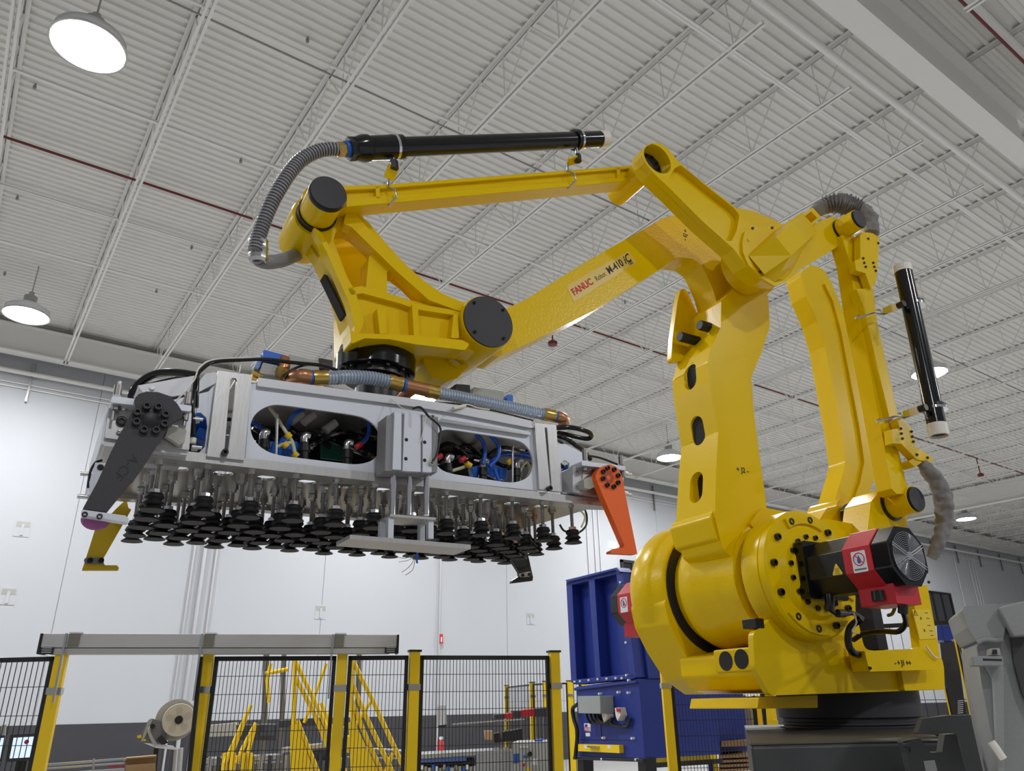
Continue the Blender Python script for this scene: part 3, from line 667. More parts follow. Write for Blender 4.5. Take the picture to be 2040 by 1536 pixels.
RP('cable_clip', [(1806, 920), (1824, 910), (1836, 920), (1818, 932)], .46, .42, .47, parent=rod, r=0, bevel=.001)
RP('rear_panel', [(1711, 742), (1722, 738), (1742, 830), (1729, 834)], .2, .19, .2, m=LBL, parent=rod, r=0, bevel=0)
# --- curved link (behind)
CF = [(1594, 545), (1615, 528), (1640, 535), (1655, 560), (1672, 600), (1690, 650), (1702, 720), (1716, 790), (1730, 850), (1741, 910), (1742, 950), (1730, 990), (1718, 1020), (1706, 1040), (1680, 1058), (1660, 1050), (1656, 1020), (1668, 980), (1680, 940), (1684, 920), (1676, 860), (1660, 780), (1643, 690), (1628, 640), (1606, 590)]
cl = RP('curved_link', CF, -.05, -.15, -.05, r=.05, bevel=.012)
RP('link_rib', [(1640, 560), (1660, 600), (1676, 660), (1712, 850), (1722, 920), (1714, 960), (1700, 1000), (1712, 1010), (1741, 930), (1741, 905), (1702, 720), (1686, 640), (1660, 575)], -.035, -.05, -.035, parent=cl, r=.02, bevel=.006)
q = RF.v(1676, 1024, -.05); RL('link_eye', q, [(-.19, .07), (-.02, .07)], YELR, cl)
# --- top rod (rocker to wrist)
TL = RF.v(655, 383, .31)
td = RP('top_rod', [(640, 372), (679, 370), (770, 369), (1266, 329), (1290, 330), (1290, 352), (1268, 362), (780, 404), (690, 412), (650, 412)], .25, .18, .25, r=.01, bevel=.004)
RP('rod_flange', [(682, 371), (770, 367), (1262, 329), (1262, 335), (765, 375), (684, 379)], .265, .25, .265, parent=td, r=.0, bevel=.002)
RP('rod_flange', [(690, 398), (760, 390), (1262, 352), (1268, 359), (780, 404), (690, 412)], .265, .25, .265, parent=td, r=.0, bevel=.002)
RP('rod_rib', [(748, 371), (757, 371), (757, 396), (750, 396)], .265, .25, .265, parent=td, r=0, bevel=.001)
RP('rod_rib', [(1229, 334), (1235, 334), (1237, 354), (1230, 356)], .265, .25, .265, parent=td, r=0, bevel=.001)
RL('rod_boss', TL, [(.15, .058), (.29, .058)], YEL, td)
RL('rod_cap', TL, [(.29, .060), (.305, .060), (.31, .057)], RUB, td)
TB2 = RF.v(1281, 350, .18)
RL('rod_boss', (TB[0], TB[1]), [(.12, .048), (.325, .048)], YEL, td)
# --- wrist casting
WN = .18
WRo = [(600, 402, .03), (604, 384, .03), (614, 372, .03), (630, 364, .03), (660, 372, .03), (679, 410, .01), (708, 420, .02), (736, 445, .02), (772, 488), (808, 527), (844, 559), (880, 584, .05), (926, 604, .05), (955, 597, .03), (985, 600, .03), (1008, 620, .03), (1014, 645, .03), (1006, 670, .03), (985, 686, .02), (969, 704, .02), (925, 698), (840, 690), (822, 682), (752, 673), (702, 684), (701, 672), (708, 655), (697, 610), (680, 560), (648, 492), (618, 446, .02), (604, 428)]
WRh = [[(664, 480), (668, 464), (679, 453), (696, 452), (712, 460), (748, 494), (735, 512), (729, 573), (700, 574)],
       [(771, 542), (780, 536), (794, 540), (815, 556), (856, 598), (848, 605), (780, 590), (771, 582)]]
wr = RP('wrist_frame', WRo, WN, .10, WN, r=.012, bevel=.005, holes=WRh)
RP('wrist_leg', [(604, 428), (618, 446), (648, 492), (680, 560), (697, 610), (708, 655), (702, 674), (735, 672), (735, 650), (664, 480), (640, 430), (610, 420)], WN, .045, .12, parent=wr, r=.004)
RP('wrist_back', [(652, 470), (700, 473), (748, 498), (738, 515), (732, 570), (770, 600), (860, 625), (940, 640), (975, 650), (960, 670), (700, 660), (668, 580)], .0, -.06, .0, parent=wr, r=.02, bevel=.006)
RP('wrist_floor', [(700, 590), (820, 606), (935, 640), (965, 696), (840, 686), (822, 680), (752, 672), (703, 678), (702, 668)], .17, -.02, .17, parent=wr, r=.01, bevel=.004)
RP('wrist_ledge', [(700, 650), (712, 660), (826, 664), (925, 674), (940, 682), (930, 694), (830, 682), (780, 672), (730, 670), (702, 682), (702, 668)], .24, .15, .225, parent=wr, r=.006, bevel=.005)
for pts in ([(718, 618), (760, 620), (752, 616), (716, 600)],): pass
for pts in ([(752, 612), (769, 612), (771, 664), (758, 664)], [(822, 604), (834, 604), (836, 668), (826, 668)], [(905, 625), (914, 624), (916, 672), (900, 672)]):
    RP('wrist_rib', pts, .22, .16, .215, parent=wr, r=.004, bevel=.004)
RP('wrist_rib', [(693, 574), (720, 570), (800, 592), (826, 604), (920, 620), (920, 630), (830, 616), (796, 604), (722, 584), (700, 588)], .20, .16, .20, parent=wr, r=.004, bevel=.005)
RP('wrist_rib', [(622, 450), (640, 462), (708, 580), (726, 640), (716, 664), (706, 668), (706, 650), (694, 600), (650, 500)], .20, .16, .20, parent=wr, r=.01, bevel=.006)
RP('wrist_rib', [(690, 422), (706, 424), (740, 462), (800, 528), (870, 588), (925, 612), (928, 622), (905, 616), (855, 598), (790, 540), (700, 452), (684, 446)], .205, .16, .205, parent=wr, r=.01, bevel=.006)
A1, B1 = RF.v(649, 556, .112), RF.v(688, 636, .112)
prism('side_slot', [A1, B1, (B1[0] + .012, B1[1] + .004), (A1[0] + .012, A1[1] + .004)], .085, .135, VOID, wr, None, bevel=0)
RL('top_boss', TL, [(-.02, .075), (.145, .077), (.165, .074)], YEL, wr)
RL('pivot_ring', TL, [(.16, .064), (.19, .064)], RUB, wr)
WC = RF.v(973.7, 640.2, .235)
RL('wrist_boss', WC, [(-.04, .090), (.0, .098), (.22, .100), (.228, .098)], YEL, wr)
cap = RL('wrist_cap', WC, [(.224, .094), (.235, .094)], BLKM, wr)
for px, py in ((945, 603), (1002.5, 617), (946, 661), (1003.5, 674)):
    q = RF.v(px, py, .236); rb(B6, q[0], .235, q[1], cap)
RL('wrist_far_boss', WC, [(-.10, .09), (-.04, .09)], YEL, wr)
# lower knuckle below the wrist
RP('wrist_motor_cover', [(832, 705), (850, 694), (930, 700), (970, 706), (930, 730), (900, 762), (880, 768), (850, 760), (836, 735)], .02, -.10, .06, parent=wr, r=.02, bevel=.008)
q = RF.v(912, 705, .07)
RL('gear_ring', q, [(.06, .052), (.075, .052), (.075, .042), (.05, .040)], YEL, wr)
RL('gear_plug', q, [(.05, .040), (.066, .038)], LBL, wr)
# flange drum
FC = RF.z(752, 712, .64); fcu, fcv = 1.572, .055
drum = lathe('wrist_drum', (fcu, fcv), [(.586, .120), (.590, .130), (.645, .131), (.65, .126), (.67, .124)], BLKG, rob, OFF, 'z', 56)
lathe('drum_ring', (fcu, fcv), [(.566, .104), (.588, .104)], BLK, drum, None, 'z', 48)
for k in range(12): 
    o = lathe('bolt', (fcu + .113 * math.cos(.5236 * k), fcv + .113 * math.sin(.5236 * k)), [(.578, .007), (.588, .007)], BLK, drum, None, 'z', 8)
# ------------------------------------------------------------------ helpers tied to a frame
def dep(P): return (P - CAM).dot(-cz_)
def rpx(F, px, py, v, n):
    q = F.v(px, py, v); return n * dep(F.w(q[0], v, q[1])) / FPX
def FT(F, pts):
    out = []
    for px, py, v in pts:
        a = F.v(px, py, v); out.append(Vector((a[0], v, a[1])))
    return out
def lathe_dir(name, P0, P1, prof, m, parent=None, off=None, n=28, sm=40):
    """profile (t in metres from P0 towards P1, r)"""
    P0, P1 = Vector(P0), Vector(P1); d = (P1 - P0).normalized()
    bm = bmesh.new(); add_lathe(bm, (0, 0), prof, 'z', n)
    Q = d.to_track_quat('Z', 'Y').to_matrix().to_4x4(); Q.translation = P0
    bmesh.ops.transform(bm, matrix=Q, verts=bm.verts[:]); return mk(name, bm, m, parent, off, sm)
RM = RF.mat()
def corrug(name, pts, r, m, parent, n=14, pitch=.0108, depth=.14, off=None, m2=None):
    m2 = m2 or m
    P = [Vector(p) for p in pts]; L = [0]
    for a, b in zip(P, P[1:]): L.append(L[-1] + (b - a).length)
    N = int(L[-1] / pitch * 4); Q = []; j = 0
    for i in range(N + 1):
        s = L[-1] * i / N
        while j < len(P) - 2 and L[j + 1] < s: j += 1
        t = (s - L[j]) / max(L[j + 1] - L[j], 1e-9); Q.append(P[j].lerp(P[j + 1], min(1, t)))
    bm = bmesh.new(); f = lambda t: r * (1 - depth * (0, .7, 1, .7)[int(round(t * N)) % 4])
    add_tube(bm, Q, f, n)
    for k, fc in enumerate(bm.faces):
        if k < (len(Q) - 1) * n and (k // n) % 4 in (1, 2): fc.material_index = 1
    return mk(name, bm, [m, m2], parent, off, 80)
# ------------------------------------------------------------------ black vacuum tubes, corrugated hose, fabric sleeves
def clampring(par, P, d, r, m1=BLK, m2=CHR):
    P = Vector(P); d = Vector(d).normalized()
    c = lathe_dir('pipe_clamp', P, P + d, [(-.010, r), (-.010, r + .008), (.010, r + .008), (.010, r)], m1, par)
    lathe_dir('clamp_band', P, P + d, [(.004, r), (.004, r + .011), (.014, r + .011), (.014, r)], m2, c)
    return c
v1 = .29
A, B = FT(RF, [(694, 297, v1), (1207, 277, v1)]); d = (B - A).normalized(); L = (B - A).length; r = rpx(RF, 950, 288, v1, 18.5)
pt = empty('vacuum_tube', RM.copy(), 'long black vacuum tube with white end cap clamped above the upper link rod', 'tube')
lathe_dir('tube_body', A, B, [(.14, r), (L - .035, r)], BLKG, pt)
lathe_dir('end_cap', A, B, [(L - .04, r * 1.06), (L - .002, r * 1.06), (L, r * .9)], WPL, pt)
lathe_dir('tube_adapter', A, B, [(.02, r * 1.1), (.05, r * 1.35), (.07, r * 1.35), (.075, r * 1.2), (.17, r * 1.25), (.20, r * 1.25), (.20, r)], BLKG, pt, n=20)
lathe_dir('hex_bushing', A, B, [(.0, r * 1.15), (.03, r * 1.15)], BLK, pt, n=6, sm=0)
lathe_dir('seal_band', A, B, [(-.012, r * .8), (.0, r * .8)], BLUV, pt)
lathe_dir('brass_adapter', A, B, [(-.055, r * .55), (-.04, r * .55), (-.04, r * .72), (-.012, r * .72)], BRS, pt, n=6, sm=0)
for px, py, bx, by in ((781, 293, 774, 383), (1147, 279, 1131, 350)):
    q = FT(RF, [(px, py, v1)])[0]; c = clampring(pt, q, d, r)
    h = FT(RF, [(px + 4, py + 38, v1), (bx, by - 26, .265), (bx, by - 10, .27), (bx + 14, by - 4, .285), (bx + 16, by + 10, .285), (bx, by + 28, .25)])
    tube('clamp_bolt', [q, h[0]], .006, STL, c)
    lathe_dir('clamp_nut', h[0], h[0] + (h[0] - q), [(-.02, .015), (.012, .015)], BLK, c, n=6, sm=0)
    bm = bmesh.new(); add_box(bm, -.02, .02, -.003, .003, 0, (h[0] - h[1]).length); Q = (h[0] - h[1]).to_track_quat('Z', 'Y').to_matrix().to_4x4(); Q.translation = h[1]
    bmesh.ops.transform(bm, matrix=Q, verts=bm.verts[:]); mk('clamp_bracket', bm, BRS if 0 else YEL, pt, None, 0)
    tube('u_bolt', h[1:], .0042, STL, pt)
P = FT(RF, [(676, 298, v1), (655, 297, v1), (628, 303, v1), (596, 322, v1), (566, 360, v1), (538, 410, v1 - .01), (518, 462, v1 - .02), (508, 500, v1 - .02)])
hs = empty('corrugated_hose', RM.copy(), 'grey corrugated hose looping from the long black tube down behind the wrist', 'hose')
rh = rpx(RF, 560, 380, v1, 15.5)
corrug('upper_run', spl(P, 10), rh, HOSL, hs, m2=HOS)
P2 = FT(RF, [(512, 500, v1 - .03), (514, 514, v1 - .04), (530, 522, v1 - .10), (560, 519, v1 - .18), (590, 508, v1 - .27), (625, 494, v1 - .36)])
corrug('lower_run', spl(P2, 10), rh * .95, HOSL, hs, m2=HOS)
lathe_dir('tape_wrap', P2[0] + Vector((0, 0, .03)), P2[1], [(-.01, rh * 1.05), (-.005, rh * 1.25), (.01, rh * 1.18), (.02, rh * 1.28), (.035, rh * 1.15), (.05, rh * 1.2), (.06, rh * 1.05)], STL, hs, n=11, sm=20)
v2 = .62
A, B = FT(RF, [(1797, 530, v2), (1871, 869, v2)]); d = (B - A).normalized(); L = (B - A).length; r = rpx(RF, 1835, 700, v2, 17)
pt = empty('vacuum_tube', RM.copy(), 'upright black tube with white caps at both ends beside the rear rod', 'tube')
lathe_dir('tube_body', A, B, [(.01, r), (L - .01, r)], BLKG, pt)
lathe_dir('end_cap', A, B, [(0, r * .95), (.002, r * 1.07), (.035, r * 1.07)], WPL, pt)
bm = bmesh.new(); add_lathe(bm, (0, 0), [(L - .05, r * 1.07), (L, r * 1.07), (L, r * .9), (L - .02, r * .88)], 'z', 28)
Q = d.to_track_quat('Z', 'Y').to_matrix().to_4x4(); Q.translation = A; bmesh.ops.transform(bm, matrix=Q, verts=bm.verts[:]); mk('end_cap', bm, WPL, pt)
for (px, py), (bx, by), (ux, uy) in (((1819, 606), (1760, 621), (1728, 622)), ((1862, 812), (1800, 827), (1770, 828))):
    q = FT(RF, [(px, py, v2)])[0]; c = clampring(pt, q, d, r)
    e1, e2 = FT(RF, [(px - 26, py + 2, v2), (bx, by, .50)])
    bm = bmesh.new(); add_box(bm, -.003, .003, -.016, .016, 0, (e1 - e2).length); Q = (e1 - e2).to_track_quat('Z', 'Y').to_matrix().to_4x4(); Q.translation = e2
    bmesh.ops.transform(bm, matrix=Q, verts=bm.verts[:]); mk('clamp_bracket', bm, STL, pt, None, 0)
    lathe_dir('clamp_nut', e1, e1 + Vector((0, 1, 0)), [(-.01, .014), (.02, .014)], BLK, c, n=10)
    lp = FT(RF, [(ux - 22, uy + 9, .44), (ux + 5, uy - 5, .36), (ux + 26, uy - 4, .38), (ux + 30, uy + 4, .50), (ux + 12, uy + 2, .51), (ux - 24, uy + 12, .475)])
    tube('u_bolt', lp, .0045, STL, pt)
def sleeve(label, pts, rr, seed, pleat=(2, 2)):
    random.seed(seed); P = spl(pts, 14); N = len(P); n = 28; fr_ = []
    bm = bmesh.new(); add_tube(bm, P, rr, n)
    from mathutils import noise
    for i, v in enumerate(bm.verts):
        t = (i // n) / (N - 1); c = P[min(N - 1, i // n)]; d = (v.co - c)
        k = noise.noise(v.co * 38 + Vector((seed, 0, 0))) * .30 + noise.noise(v.co * 90) * .12
        if pleat[0] < t < pleat[1]: k += .26 * math.sin((i // n) * 2.1 + (i % n) * .25) - .05
        v.co = c + d * (1 + k)
    o = mk('fabric_sleeve', bm, FAB, None, None, 80); o.matrix_world = RM.copy()
    return tag(o, label, 'sleeve')
ra = rpx(RF, 1690, 410, .40, 15)
sleeve('grey crumpled fabric cable sleeve arching over the top rear joint of the robot', FT(RF, [(1622, 424, .33), (1640, 412, .36), (1665, 404, .40), (1692, 412, .42), (1715, 422, .44), (1733, 440, .455), (1736, 466, .46)]), lambda t: ra * (.85 + .35 * math.sin(PI * t)) , 3, (.18, .62))
sleeve('grey fabric cable sleeve hanging in a long curve down to the fan motor', FT(RF, [(1836, 922, .46), (1850, 938, .47), (1868, 964, .47), (1880, 1000, .46), (1881, 1040, .44), (1870, 1080, .42), (1855, 1112, .38)]), lambda t: ra * (.62 + .32 * math.sin(PI * min(1, t * 1.1))), 5)

# ------------------------------------------------------------------ vacuum gripper under the wrist
G = empty('vacuum_gripper', GF.mat(), 'long aluminium vacuum gripper with rows of black suction cups bolted under the robot wrist', 'gripper')
def GV(pts, v): return [GF.v(p[0], p[1], v) + tuple(p[2:]) for p in pts]
def GP(name, pts, vt, v0, v1, m, parent=None, holes=(), r=.004, bevel=.0015, **k):
    return prism(name, fil(GV(pts, vt), r), v0, v1, m, parent or G, None, [fil(GV(h, vt), r) for h in holes], bevel=bevel, **k)
ZB, ZL = -.44, -.562
FB = .245
evens = [.655 - .1127 * k for k in range(12)]; odds = [.655 - .1127 * (k + .5) for k in range(11)]
# base plate with holes, front lip and rear lip
hol = [circ((a, b), .026, 18) for a in odds for b in (.198, .125)] + [circ((a, b), .026, 18) for a in odds for b in (-.225,)]
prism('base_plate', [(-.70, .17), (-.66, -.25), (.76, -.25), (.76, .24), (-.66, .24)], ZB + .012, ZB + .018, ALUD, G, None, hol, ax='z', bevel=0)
prism('front_lip', fil([(.76, .225), (.70, .252), (-.70, .252), (-.735, .235), (-.735, .21), (-.66, .19), (.76, .19)], .01), ZB, ZB + .024, ALU, G, None, ax='z', bevel=.004)
prism('rear_lip', fil([(.76, -.225), (.72, -.252), (-.70, -.252), (-.70, -.21), (.76, -.21)], .01), ZB, ZB + .024, ALU, G, None, ax='z', bevel=.004)
# front panel with two slotted windows, in two halves with bent top edge
W1 = [(497, 862, .2), (497, 805, .2), (560, 803, .2), (700, 823, .2), (762, 838, .2), (764, 930, .2), (690, 925, .2), (545, 906, .2), (505, 900, .2)]
win1 = GV([(525, 812), (549, 805), (700, 826), (730, 833), (750, 850), (761, 872), (760, 897), (744, 918), (711, 926), (560, 908), (530, 899), (507, 880), (497, 852), (505, 828)], FB)
win2 = GV([(882, 856), (900, 856), (1023, 875), (1043, 882), (1058, 900), (1063, 925), (1055, 950), (1030, 961), (1010, 961), (900, 944), (878, 936), (866, 920), (862, 890), (868, 866)], FB)
pan = GV([(500, 764), (512, 764), (790, 800), (1066, 857), (1072, 978), (780, 947), (488, 917)], FB)
prism('front_panel', pan, FB - .008, FB, ALUW, G, None, [chai(win1), chai(win2)], bevel=.001)
GP('top_rail', [(514, 752), (700, 778), (810, 792), (905, 806), (1059, 838), (1059, 853), (900, 822), (804, 807), (512, 769)], FB + .012, FB, FB + .012, EXT)
GP('sensor_rail', [(876, 834), (1056, 862), (1056, 868), (876, 841)], FB + .01, FB, FB + .014, STL)
back = [(p[0], p[1]) for p in pan]
prism('rear_panel', back, -FB, -FB + .008, ALUW, G, None, [chai(win1), chai(win2)], bevel=.001)
tz_ = GF.v(700, 790, FB)[1]
prism('top_plate', [(-.50, -.24), (.50, -.24), (.50, .235), (-.50, .235)], tz_ - .004, tz_ + .004, ALU, G, None, [circ((0, 0), .06, 24)], ax='z', bevel=.001)
lathe('mount_column', (0, 0), [(tz_, .085), (-.06, .085), (-.05, .07), (-.005, .07)], BLK, G, None, 'z', 40)
lathe('mount_ring', (0, 0), [(-.008, .105), (.004, .105)], STL, G, None, 'z', 40)
# slotted upright plates
for pts, sl, bt in (([(434, 738), (502, 747), (487, 917), (412, 909)], [(459, 757), (463, 753), (469, 753), (472, 758), (455, 898), (447, 898)], (449, 900)),
                    ([(1065, 842), (1108, 847), (1118, 980), (1075, 975)], [(1085, 853), (1087, 851), (1090, 853), (1099, 968), (1096, 968)], (1097, 972))):
    b_ = GP('slotted_plate', pts, FB + .016, FB + .004, FB + .016, ALU, holes=[sl], r=.002)
    q = GF.v(bt[0], bt[1], FB + .03); s_ = lathe('slot_screw', q, [(FB + .016, .0085), (FB + .03, .0085), (FB + .03, .004), (FB + .02, .004)], BLK, b_, None, 'v', 20)
# wings with side windows
GP('wing_panel', [(330, 800), (415, 780), (434, 760), (412, 909), (365, 905), (330, 900)], FB - .01, FB - .018, FB - .01, ALUW, holes=[[(372, 822), (400, 822), (411, 832), (413, 850), (408, 890), (395, 903), (376, 903)]], r=.003)
GP('wing_panel', [(1108, 885), (1125, 884), (1165, 905), (1190, 960), (1190, 990), (1118, 980)], FB - .01, FB - .018, FB - .01, ALUW, holes=[[(1117, 922), (1124, 916), (1134, 922), (1136, 975), (1130, 984), (1120, 982)]], r=.003)
GP('wing_lid', [(274, 768), (430, 741), (432, 762), (395, 782), (345, 790), (285, 782)], .19, .10, .19, EXT, r=.002)
GP('wing_rib', [(285, 782), (430, 762), (415, 905), (300, 895)], .11, .10, .118, BLKM, r=.002)
lathe('lid_screw', GF.v(303, 773, .192), [(.19, .006), (.196, .006)], STL, G, None, 'v', 12)
GP('end_plate', [(212, 812), (218, 812), (208, 886), (200, 886)], .275, -.24, .275, ALUW, r=0)
# rotary actuators carrying the swing arms
def gbolt(par, px, py, v, r, h, m=BLK):
    q = GF.v(px, py, v); return lathe('bolt', q, [(v, r), (v + h * .9, r), (v + h, r * .85), (v + h, r * .55), (v + h * .4, r * .5)], m, par, None, 'v', 16)
def gz(par, name, px, y0, y1, v, r, m, n=16):
    a = GF.v(px, y0, v); b = GF.v(px, y1, v); return lathe(name, (a[0], v), sorted([(a[1], r), (b[1], r)]), m, par, None, 'z', n)
act = GP('rotary_actuator', [(217, 813), (382, 822), (377, 897), (208, 872)], .285, .15, .285, GPL if 0 else ALU)
GP('actuator_base', [(208, 872), (376, 893), (374, 907), (206, 888)], .275, .12, .275, EXT, act)
GP('stop_bar', [(223, 789), (382, 808), (381, 820), (222, 802)], .325, .26, .325, ALUW, act)
gz(act, 'shock_absorber', 236.5, 768, 789, .305, .0095, STLD); gz(act, 'shock_absorber', 233, 804, 818, .305, .0095, STLD); gz(act, 'absorber_tip', 227, 818, 838, .305, .003, STL); gz(act, 'absorber_tip', 239, 760, 768, .305, .004, STL)
gz(act, 'shock_absorber', 376, 782, 806, .305, .0085, STLD); gz(act, 'shock_absorber', 370, 820, 838, .305, .0085, STLD); gz(act, 'absorber_tip', 367, 838, 848, .305, .003, STL)
gbolt(act, 247, 811, .285, .010, .008, STL); gbolt(act, 242, 840, .285, .012, .006); gbolt(act, 237, 862, .285, .006, .004, STLD)
blkarm = [(268, 794, .01), (276, 785, .006), (291, 780, .01), (315, 781, .02), (338, 789, .02), (354, 805, .02), (364, 822, .008), (362, 833, .006), (343, 842, .01), (335, 853), (297, 913, .02), (266, 958), (260, 962), (213, 1020, .002), (165, 1013, .002), (194, 960), (222, 898, .02), (254, 836), (272, 808, .01), (270, 800, .004)]
arm1 = GP('swing_arm', blkarm, .345, .330, .345, BLKM, r=.006, bevel=.001); tag(arm1, 'black swing arm with fan shaped head')
hc = GF.v(300, 834, .346)
lathe('arm_bore', hc, [(.344, .024), (.3455, .024), (.3455, .019), (.346, .018)], RUB, arm1, None, 'v', 28)
for px, py in ((291.5, 810.5), (314.5, 812), (329, 827), (327, 846), (310, 858.5), (286, 857.5), (271, 842), (273, 823)):
    gbolt(arm1, px, py, .345, .0092, .013, BLKS)
GP('pad_bar', [(163, 1015), (250, 1027), (257, 1034), (255, 1041), (164, 1026)], .355, .325, .355, ALUW, arm1, r=.001)
for px, py in ((168.5, 1026), (198, 1030)): gbolt(arm1, px, py, .35, .006, .008)
q = GF.v(191, 1036, .30); bm = bmesh.new(); bmesh.ops.create_uvsphere(bm, u_segments=20, v_segments=12, radius=.030)
o = mk('sponge_ball', bm, PUR, arm1, None, 60); o.location = (q[0], .30, q[1]); o.scale = (1.0, .7, .75)
q = GF.v(252, 930, .346); text('pen_mark', 'A-CF', .030, TEX, arm1, (q[0], .3455, q[1]), (.5, 0, -.85), (-.85, 0, -.5), None, -.0002)
cn = GP('connector', [(345, 848), (372, 857), (368, 880), (357, 886), (330, 868), (336, 852)], .31, .29, .31, GPL, act, r=.002)
for px, py, w_ in ((385, 815, 6), (392, 832, 9), (385, 873, 7), (388, 888, 9)): gz(act, 'air_fitting', px, py, py + 10, .25, .008, WPL); 
for px, py in ((392, 834), (390, 890)):
    a, b = FT(GF, [(px - 8, py, .26), (px + 12, py + 2, .26)]); lathe_dir('air_fitting', a, b, [(0, .005), ((b - a).length, .005)], STL, act, n=10)
# hanging valve block at the left end
vb = GP('end_valve_block', [(190, 921), (212, 925), (206, 975), (178, 1005), (178, 960)], .24, .17, .24, ALUW, r=.002)
gbolt(vb, 200, 931, .24, .007, .004)
for py in (945, 990):
    a, b = FT(GF, [(186 - (py > 950) * 10, py, .22), (160 - (py > 950) * 6, py - 2, .22)]); lathe_dir('air_fitting', a, b, [(0, .0055), ((b - a).length, .0055)], STL, vb, n=10)
tube('air_line', spl(FT(GF, [(203, 917, .23), (190, 922, .235), (180, 940, .235), (175, 972, .235)]), 8), .003, BLK, vb)
# right actuator with orange arm
ac2 = GP('rotary_actuator', [(1163, 924), (1244, 934), (1240, 990), (1200, 990), (1158, 984)], .275, .18, .275, ALU)
GP('actuator_side', [(1141, 930), (1163, 922), (1160, 984), (1141, 980)], .27, .20, .27, EXT, ac2)
GP('stop_bar', [(1159, 918), (1246, 929), (1246, 937), (1159, 927)], .305, .24, .305, ALUW, ac2)
gz(ac2, 'shock_absorber', 1164, 896, 916, .29, .0085, STLD); gz(ac2, 'shock_absorber', 1236, 908, 926, .29, .0085, STLD); gz(ac2, 'shock_absorber', 1164, 928, 938, .29, .0085, STLD); gz(ac2, 'shock_absorber', 1240, 936, 950, .29, .0085, STLD)
gbolt(ac2, 1148, 942, .27, .008, .003, STL); gbolt(ac2, 1149, 971, .27, .008, .003, STL); gbolt(ac2, 1178, 934, .275, .008, .004, STL); gbolt(ac2, 1234, 940, .275, .008, .006, STL)
for y0 in (945, 985):
    a, b = FT(GF, [(1240, y0 - 3, .25), (1258, y0 + 1, .25)]); lathe_dir('air_fitting', a, b, [(0, .007), ((b - a).length * .6, .007), ((b - a).length * .6, .0045), ((b - a).length, .0045)], WPL, ac2, n=10)
GP('connector', [(1163, 955), (1175, 950), (1192, 950), (1190, 968), (1176, 974), (1164, 972)], .30, .27, .30, GPL, ac2, r=.002)
org_ = [(1186, 950, .02), (1190, 938, .03), (1200, 929, .03), (1214, 925, .03), (1230, 930, .03), (1240, 950, .03), (1246, 985), (1270, 1104.5), (1217, 1102, .001), (1217, 1098, .001), (1228, 1092, .003), (1240, 1092, .003), (1244, 1086, .004), (1200, 985)]
arm2 = GP('swing_arm', org_, .32, .296, .32, ORG, r=.006, bevel=.0015); tag(arm2, 'orange swing arm with eight black bolts')
lathe('arm_bore', GF.v(1213, 951, .321), [(.319, .021), (.3205, .021), (.3205, .008), (.318, .006)], mat('orange_dark', (.45, .05, .003), .5), arm2, None, 'v', 28)
for px, py in ((1209, 933), (1222, 936), (1230, 948), (1230, 962), (1221.5, 970), (1208.5, 967), (1200, 954), (1200.5, 940)): gbolt(arm2, px, py, .32, .0075, .010)
# far arms
ya = [(235, 1010), (252, 994), (256, 1012), (262, 1015), (207, 1111), (206, 1120), (209, 1126), (233, 1126), (237, 1131), (236, 1136), (163, 1136), (167, 1125), (172, 1110), (189, 1056)]
arm3 = GP('swing_arm', ya, -.27, -.285, -.27, mat('arm_yellow', (.62, .42, .01), .45), r=.003); tag(arm3, 'yellow swing arm hanging at the far left corner')
l3 = GP('lock_plate', [(167, 1116, .006), (170, 1111, .006), (204, 1111, .006), (208, 1117, .006), (205, 1123, .006), (170, 1123, .006)], -.262, -.27, -.262, STLD, arm3)
for px, py in ((179, 1117), (201, 1117)): gbolt(arm3, px, py, -.262, .008, .006)
ba = [(1022, 1118), (1054, 1112), (1062, 1150), (1061, 1157), (1019, 1162), (1020, 1156), (1037, 1146)]
arm4 = GP('swing_arm', [(1010, 1060), (1042, 1060), (1062, 1150), (1061, 1157), (1019, 1162), (1020, 1157), (1035, 1148), (1034, 1140), (1020, 1118)], -.27, -.285, -.27, BLK, r=.002); tag(arm4, 'black swing arm hanging at the far right corner')
GP('lock_plate', [(1036, 1142, .004), (1056, 1138, .004), (1059, 1145, .004), (1054, 1149, .004), (1038, 1150, .004)], -.262, -.27, -.262, GPL, arm4)
for px, py in ((1041, 1146), (1054, 1144)): gbolt(arm4, px, py, -.262, .006, .005)
# guided cylinder in the middle with its clamp bar
cyl = GP('guided_cylinder', [(785, 820), (802, 822), (802, 828), (806, 829), (806, 823), (838, 826), (840, 826), (873, 831), (871, 941), (767, 938), (770, 828), (782, 828)], .325, .26, .325, mat('groove_grey', (.26, .26, .27), .5), r=.001)
GP('cylinder_face', [(806, 822), (838, 826), (838, 940), (802, 938)], .332, .32, .332, ALUW, cyl, r=.001)
GP('cylinder_face', [(842, 827), (860, 829), (860, 941), (842, 940)], .332, .32, .332, ALUW, cyl, r=.001)
GP('cylinder_face', [(786, 820), (800, 822), (799, 936), (782, 935)], .332, .32, .332, ALUW, cyl, r=.001)
for px, py in ((809.5, 876), (846, 881), (808.5, 914), (846, 917)): gbolt(cyl, px, py, .332, .0052, .001)
for px in (785.5, 817.5, 851.5):
    a = GF.v(px, 936, .30); b = GF.v(px, 1026, .30)
    o = lathe('guide_rod', (a[0], .295), [(b[1], .0082 if px != 817.5 else .007), (a[1], .0082 if px != 817.5 else .007)], CHR, cyl, None, 'z', 20)
    lathe('rod_seal', (a[0], .295), [(a[1] - .004, .014), (a[1] + .004, .014)], BLK, cyl, None, 'z', 20)
cb = empty('clamp_foot', None); cb.parent = G
cb0 = GP('foot_plate', [(777, 1024), (868, 1031), (868, 1036), (777, 1029)], .335, .24, .335, ALU, cyl, r=.001)
bpy.data.objects.remove(cb)
